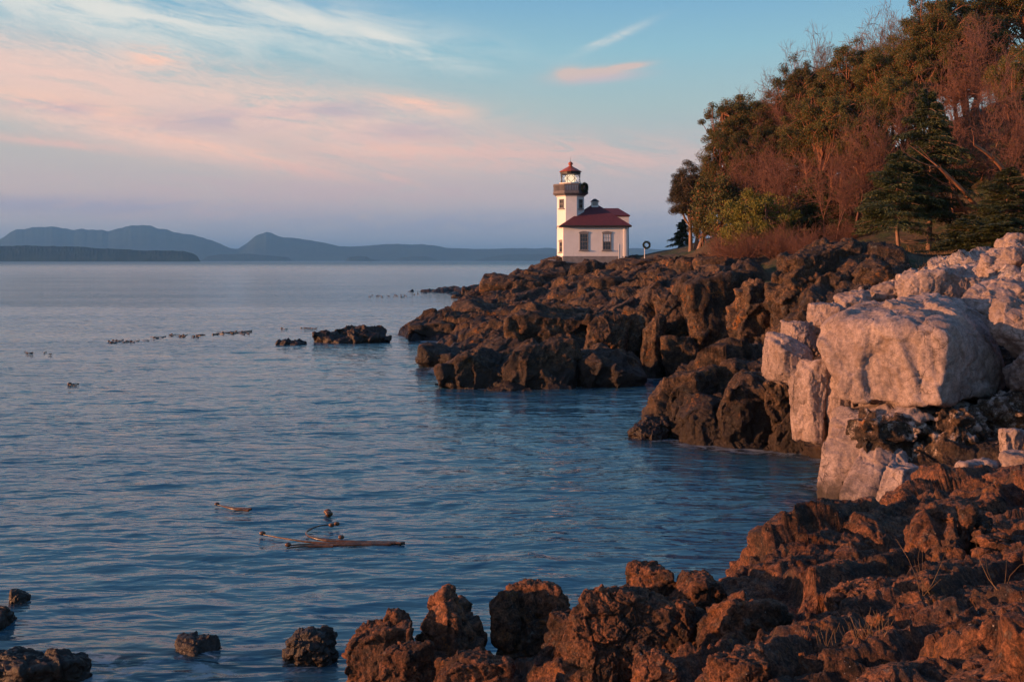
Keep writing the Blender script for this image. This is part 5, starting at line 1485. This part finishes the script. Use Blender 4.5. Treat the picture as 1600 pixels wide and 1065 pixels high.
plant('bare1', 1335, 74, 205, 66, 'wide reddish leafless tree left of the tall fir', 'tree', GT, 3.3)
plant('bare2', 1290, 76, 225, 56, 'reddish leafless tree behind the young firs', 'tree', GT, 5.6)
plant('bare2', 1240, 80, 240, 50, 'leafless tree behind the bright green bush', 'tree', GT, 5.0)
plant('bare3', 1305, 72, 255, 46, 'leafless tree rising from the dark young firs', 'tree', GT, 0.7)
plant('bare3', 1380, 72, 150, 60, 'leafless tree tangled with the top of the short fir', 'tree', GT, 2.7)
plant('fir1', 1450, 64, 140, 58, 'tall dark fir with a bare lower trunk in the middle of the wood', 'tree', GT, 0.5)
plant('fir2', 1408, 62, 236, 62, 'shorter fir with dead lower branches left of the tall fir', 'tree', GT, 1.5)
plant('bare2', 1530, 64, 88, 84, 'pale pinkish leafless tree leaning out right of the tall fir', 'tree', GT, 2.5, lean=-0.22)
plant('bare1', 1490, 68, 170, 60, 'tangled leafless tree right behind the tall fir', 'tree', GT, 1.1, lean=-0.1)
plant('bare1', 1596, 61, 150, 60, 'reddish leafless tree in front of the fir cut by the right edge', 'tree', GT, 5.8)
plant('mad2', 1606, 70, 60, 56, 'olive madrona at the right edge above the big fir', 'tree', GT, 4.7)
plant('bare3', 1570, 66, 130, 70, 'pinkish leafless tree in front of the big right-hand fir', 'tree', GT, 0.1)
plant('fir2', 1630, 64, 110, 60, 'big dark fir cut by the right edge of the picture', 'tree', GT, 0.9)
plant('fir1', 1576, 58, 262, 52, 'drooping fir above the young fir near the right edge', 'tree', GT, 3.0)
plant('fir3', 1510, 53, 336, 46, 'bushy young fir at the edge of the turf near the pale rocks', 'tree', GT, 0.4)
plant('fir3', 1565, 51, 335, 50, 'bushy young fir behind the topmost pale rock', 'tree', GT, 2.4)
plant('fir3', 1275, 78, 268, 42, 'young dark fir right of the bright green bush', 'tree', GT, 0.8)
plant('fir3', 1318, 76, 290, 36, 'young dark fir beside the dome of rock', 'tree', GT, 1.7)
plant('bush', 1186, 77, 297, 62, 'bright yellow green rounded bush', 'shrub', GU_, 0.0)
plant('darkbush', 1135, 88, 276, 42, 'olive leafy shrub left of the bright green bush', 'shrub', GU_, 1.0)
plant('bshrub1', 1170, 74, 352, 54, 'reddish leafless thicket below the bright green bush', 'shrub', GU_, 0.0)
plant('bshrub2', 1222, 72, 345, 48, 'reddish leafless thicket left of the rock dome', 'shrub', GU_, 1.0)
plant('bshrub1', 1130, 82, 364, 34, 'thin reddish thicket beside the juniper trunk', 'shrub', GU_, 2.0)
plant('bshrub2', 1268, 68, 352, 44, 'reddish leafless thicket behind the rock dome', 'shrub', GU_, 3.0)
plant('bshrub1', 1325, 72, 340, 44, 'twiggy thicket in the shade under the young fir by the dome', 'shrub', GU_, 4.0)
plant('bshrub2', 1490, 70, 320, 60, 'leafless thicket in the dark right of the fir trunks', 'shrub', GU_, 5.0)
plant('darkbush', 1370, 80, 285, 54, 'dark leafy shrub behind the short fir', 'shrub', GU_, 0.4)
plant('darkbush', 1440, 80, 290, 60, 'dark leafy shrub between the two fir trunks', 'shrub', GU_, 2.1)
plant('darkbush', 1530, 74, 250, 60, 'dark leafy shrub behind the leaning red trunks', 'shrub', GU_, 3.3)
plant('darkbush', 1230, 92, 262, 60, 'dark leafy shrub deep behind the leafless trees', 'shrub', GU_, 4.3)
plant('darkbush', 1300, 92, 240, 60, 'dark leafy shrub deep behind the forward madrona', 'shrub', GU_, 5.3)
plant('darkbush', 1170, 97, 262, 46, 'dark leafy shrub deep under the leftmost madrona', 'shrub', GU_, 2.3)
plant('darkbush', 1100, 100, 336, 22, 'small dark shrub at the foot of the lone juniper', 'shrub', GU_, 1.3)

# leaning orange madrona trunks with dead branches
def leaning(label, x0, y0, x1, y1, d, r, seed):
    rg = np.random.RandomState(seed)
    a = P(x0, y0, d); b_ = P(x1, y1, d - 1.5)
    sg, pts = bend(a, b_, r, r * 0.55, rg, 9, 0.03)
    for k in range(5):
        q = np.array(pts[rg.randint(4, 10)]); e_ = q + (b_ - a) * rg.uniform(0.2, 0.45) + rg.normal(size=3) * np.array([0.7, 0.5, 0.5])
        s2, _ = bend(q, e_, r * 0.25, 0.008, rg, 4, 0.04); sg += s2
    V, Fc = tubes(sg, 8)
    c = a
    o = mesh_np('leaning_trunk', V - c, Fc, B_MAD); o.location = c
    tag(o, label, 'tree trunk', 'leaning madrona trunks')
leaning('thick orange leaning trunk right of the tall fir', 1545, 352, 1468, 262, 62, 0.17, 3)
leaning('thinner red trunk leaning under the thick orange one', 1528, 358, 1486, 290, 63, 0.11, 4)
leaning('pale trunk leaning left from the right edge of the wood', 1590, 300, 1522, 226, 60, 0.15, 5)
leaning('red stem crossing low behind the fir trunks', 1508, 372, 1470, 300, 65, 0.08, 6)

# ------------------------------------------------------------------ kelp
def kelp_mat():
    m, t, b = newmat('kelp')
    geo = t.node('ShaderNodeNewGeometry')
    t.put(b.inputs['Base Color'], t.mix(t.step(t.noise(geo.outputs['Position'], 6.0, 4), 0.4, 0.6), (0.045, 0.022, 0.010), (0.12, 0.052, 0.018)))
    b.inputs['Roughness'].default_value = 0.3
    return m
M_KELP = kelp_mat()
def water_pt(px, py, z=0.03):
    d = (CH - z) * F / (py - 407)
    return np.array([(px - 800) / F * d, d, z])
def kelp(label, strands, bulbs, r=0.03, br=0.07, group='bull kelp floating near the shore', up=0.06):
    segs = []
    org = water_pt(*(strands[0][0] if strands else bulbs[0]))
    root = empty('floating_kelp', org)
    tag(root, label, 'kelp', group)
    for s in strands:
        pts = [water_pt(x, y, up) for x, y in s]
        fine = []
        n = len(pts)
        for i in range(n - 1):
            p_1 = pts[max(i - 1, 0)]; p0 = pts[i]; p1 = pts[i + 1]; p2 = pts[min(i + 2, n - 1)]
            for k in range(6):
                t = k / 6
                fine.append(0.5 * ((2 * p0) + (-p_1 + p1) * t + (2 * p_1 - 5 * p0 + 4 * p1 - p2) * t * t + (-p_1 + 3 * p0 - 3 * p1 + p2) * t ** 3))
        fine.append(pts[-1])
        m_ = len(fine); segs = []
        for i in range(m_ - 1):
            a, b_ = fine[i] - org, fine[i + 1] - org
            ra = r * (0.45 + 0.9 * i / m_); rb = r * (0.45 + 0.9 * (i + 1) / m_)
            segs.append((*a, *b_, ra, rb))
        V, Fc = tubes(segs, 6); mesh_np('stipe', V, Fc, M_KELP, root, True)
    for x, y in bulbs:
        c = water_pt(x, y, up) - org
        v, f = ico(3)
        v2 = v * np.array([1.25, 0.95, 0.9]) * br * (1 + 0.12 * vnoise(v * 2.2 + x)[:, None]) + c + np.array([0, 0, br * 0.35])
        mesh_np('float_bulb', v2, f, M_KELP, root, True)
    return root
kelp('long bundle of bull kelp with one stalk curling back over it', [[(408, 834), (440, 840), (490, 847), (560, 849), (632, 848)], [(526, 819), (500, 821), (480, 829), (484, 838), (520, 845), (600, 847), (626, 849)],
     [(488, 826), (478, 833), (500, 841), (560, 846), (618, 847)], [(450, 852), (480, 850), (540, 851), (610, 850)], [(448, 856), (476, 853), (520, 853)]], [(410, 834), (526, 819), (518, 821), (533, 840), (450, 852)], 0.030, 0.062)
kelp('short single kelp stalk left of the long bundle', [[(338, 788), (352, 791), (372, 794), (392, 795)], [(345, 790), (365, 795), (388, 797)]], [(339, 788)], 0.030, 0.055)
kelp('single kelp bulb bobbing above the long bundle', [[(512, 806), (513, 803), (512, 800)]], [(512, 801), (514, 804)], 0.03, 0.085)
def kelp_line(label, x0, y0, x1, y1, n, seed, sp=1.4, br=0.085, L=14, r=0.04):
    rg = np.random.RandomState(seed)
    st_, bu = [], []
    for i in range(n):
        t = rg.uniform(0, 1); x = x0 + (x1 - x0) * t; y = y0 + (y1 - y0) * t + rg.normal() * sp
        l = rg.uniform(0.3, 1) * L
        st_.append([(x, y), (x + l * 0.5, y + rg.normal() * 0.5), (x + l, y + rg.normal() * 0.8)])
        if rg.rand() < 0.5: bu.append((x, y - 0.2))
    kelp(label, st_, bu, r, br, 'kelp rafts far out on the water')
kelp_line('far raft of kelp, longest of the drifting line', 232, 527, 312, 523, 17, 1)
kelp_line('thin kelp raft at the left end of the drifting line', 168, 534, 236, 533, 12, 2, 1.2)
kelp_line('dense kelp raft in the middle of the drifting line', 328, 521, 402, 518, 13, 3, 1.2, 0.09, 22, 0.05)
kelp_line('short kelp raft nearest the humped islet', 440, 513, 482, 513, 5, 4, 0.5, 0.09, 18)
kelp_line('scattered kelp far out towards the headland', 575, 462, 656, 460, 18, 5, 1.2, 0.10, 4, 0.05)
kelp_line('little kelp clump near the left edge', 28, 550, 50, 550, 4, 6, 0.6, 0.11, 10)
kelp_line('pair of kelp heads right of the clump near the left edge', 66, 549, 90, 560, 3, 7, 0.5, 0.11, 5)
kelp_line('small floating kelp scraps at the left, nearest of the far kelp', 93, 598, 118, 604, 3, 8, 0.6, 0.1, 14)

# ------------------------------------------------------------------ dry grass
def dry_grass():
    rg = np.random.RandomState(77)
    m, t, b = newmat('dry_grass')
    geo = t.node('ShaderNodeNewGeometry')
    t.put(b.inputs['Base Color'], t.mix(geo.outputs['Random Per Island'], (0.13, 0.075, 0.030), (0.32, 0.19, 0.09)))
    b.inputs['Roughness'].default_value = 0.9
    def tuft(spots, name, label, r):
        segs = []
        for (px, d, n, h, sp) in spots:
            for i in range(n):
                x = (px - 800) / F * d + rg.normal() * sp; y = d + rg.normal() * sp
                z = ground_z(x, y)
                tip = np.array([x + rg.normal() * h * 0.35, y + rg.normal() * h * 0.35, z + h * rg.uniform(0.5, 1.1)])
                sg, _ = bend((x, y, z - 0.05), tip, r, r * 0.4, rg, 3, 0.08)
                segs += sg
        V, Fc = tubes(segs, 3)
        tag(mesh_np(name, V, Fc, m), label, None, kind='stuff')
    tuft([(1360, 9.5, 26, 0.16, 0.12), (1290, 9.8, 14, 0.12, 0.2), (1435, 11.5, 6, 0.55, 0.06), (1570, 10.5, 4, 0.5, 0.08), (1245, 10.0, 8, 0.16, 0.2)],
         'dry_grass', 'thin dry grass tufts growing in cracks of the near rock', 0.0035)
    tuft([(1400, 62, 260, 0.75, 1.4), (1450, 60, 260, 0.7, 1.6), (1480, 60, 160, 0.5, 1.5), (1240, 60, 120, 0.8, 1.0), (1345, 50.5, 90, 0.5, 0.7), (1100, 88, 120, 0.5, 1.5), (1420, 50, 120, 0.35, 1.2)],
         'meadow_grass', 'dry grass under the fir trunks behind the dome', 0.014)
dry_grass()
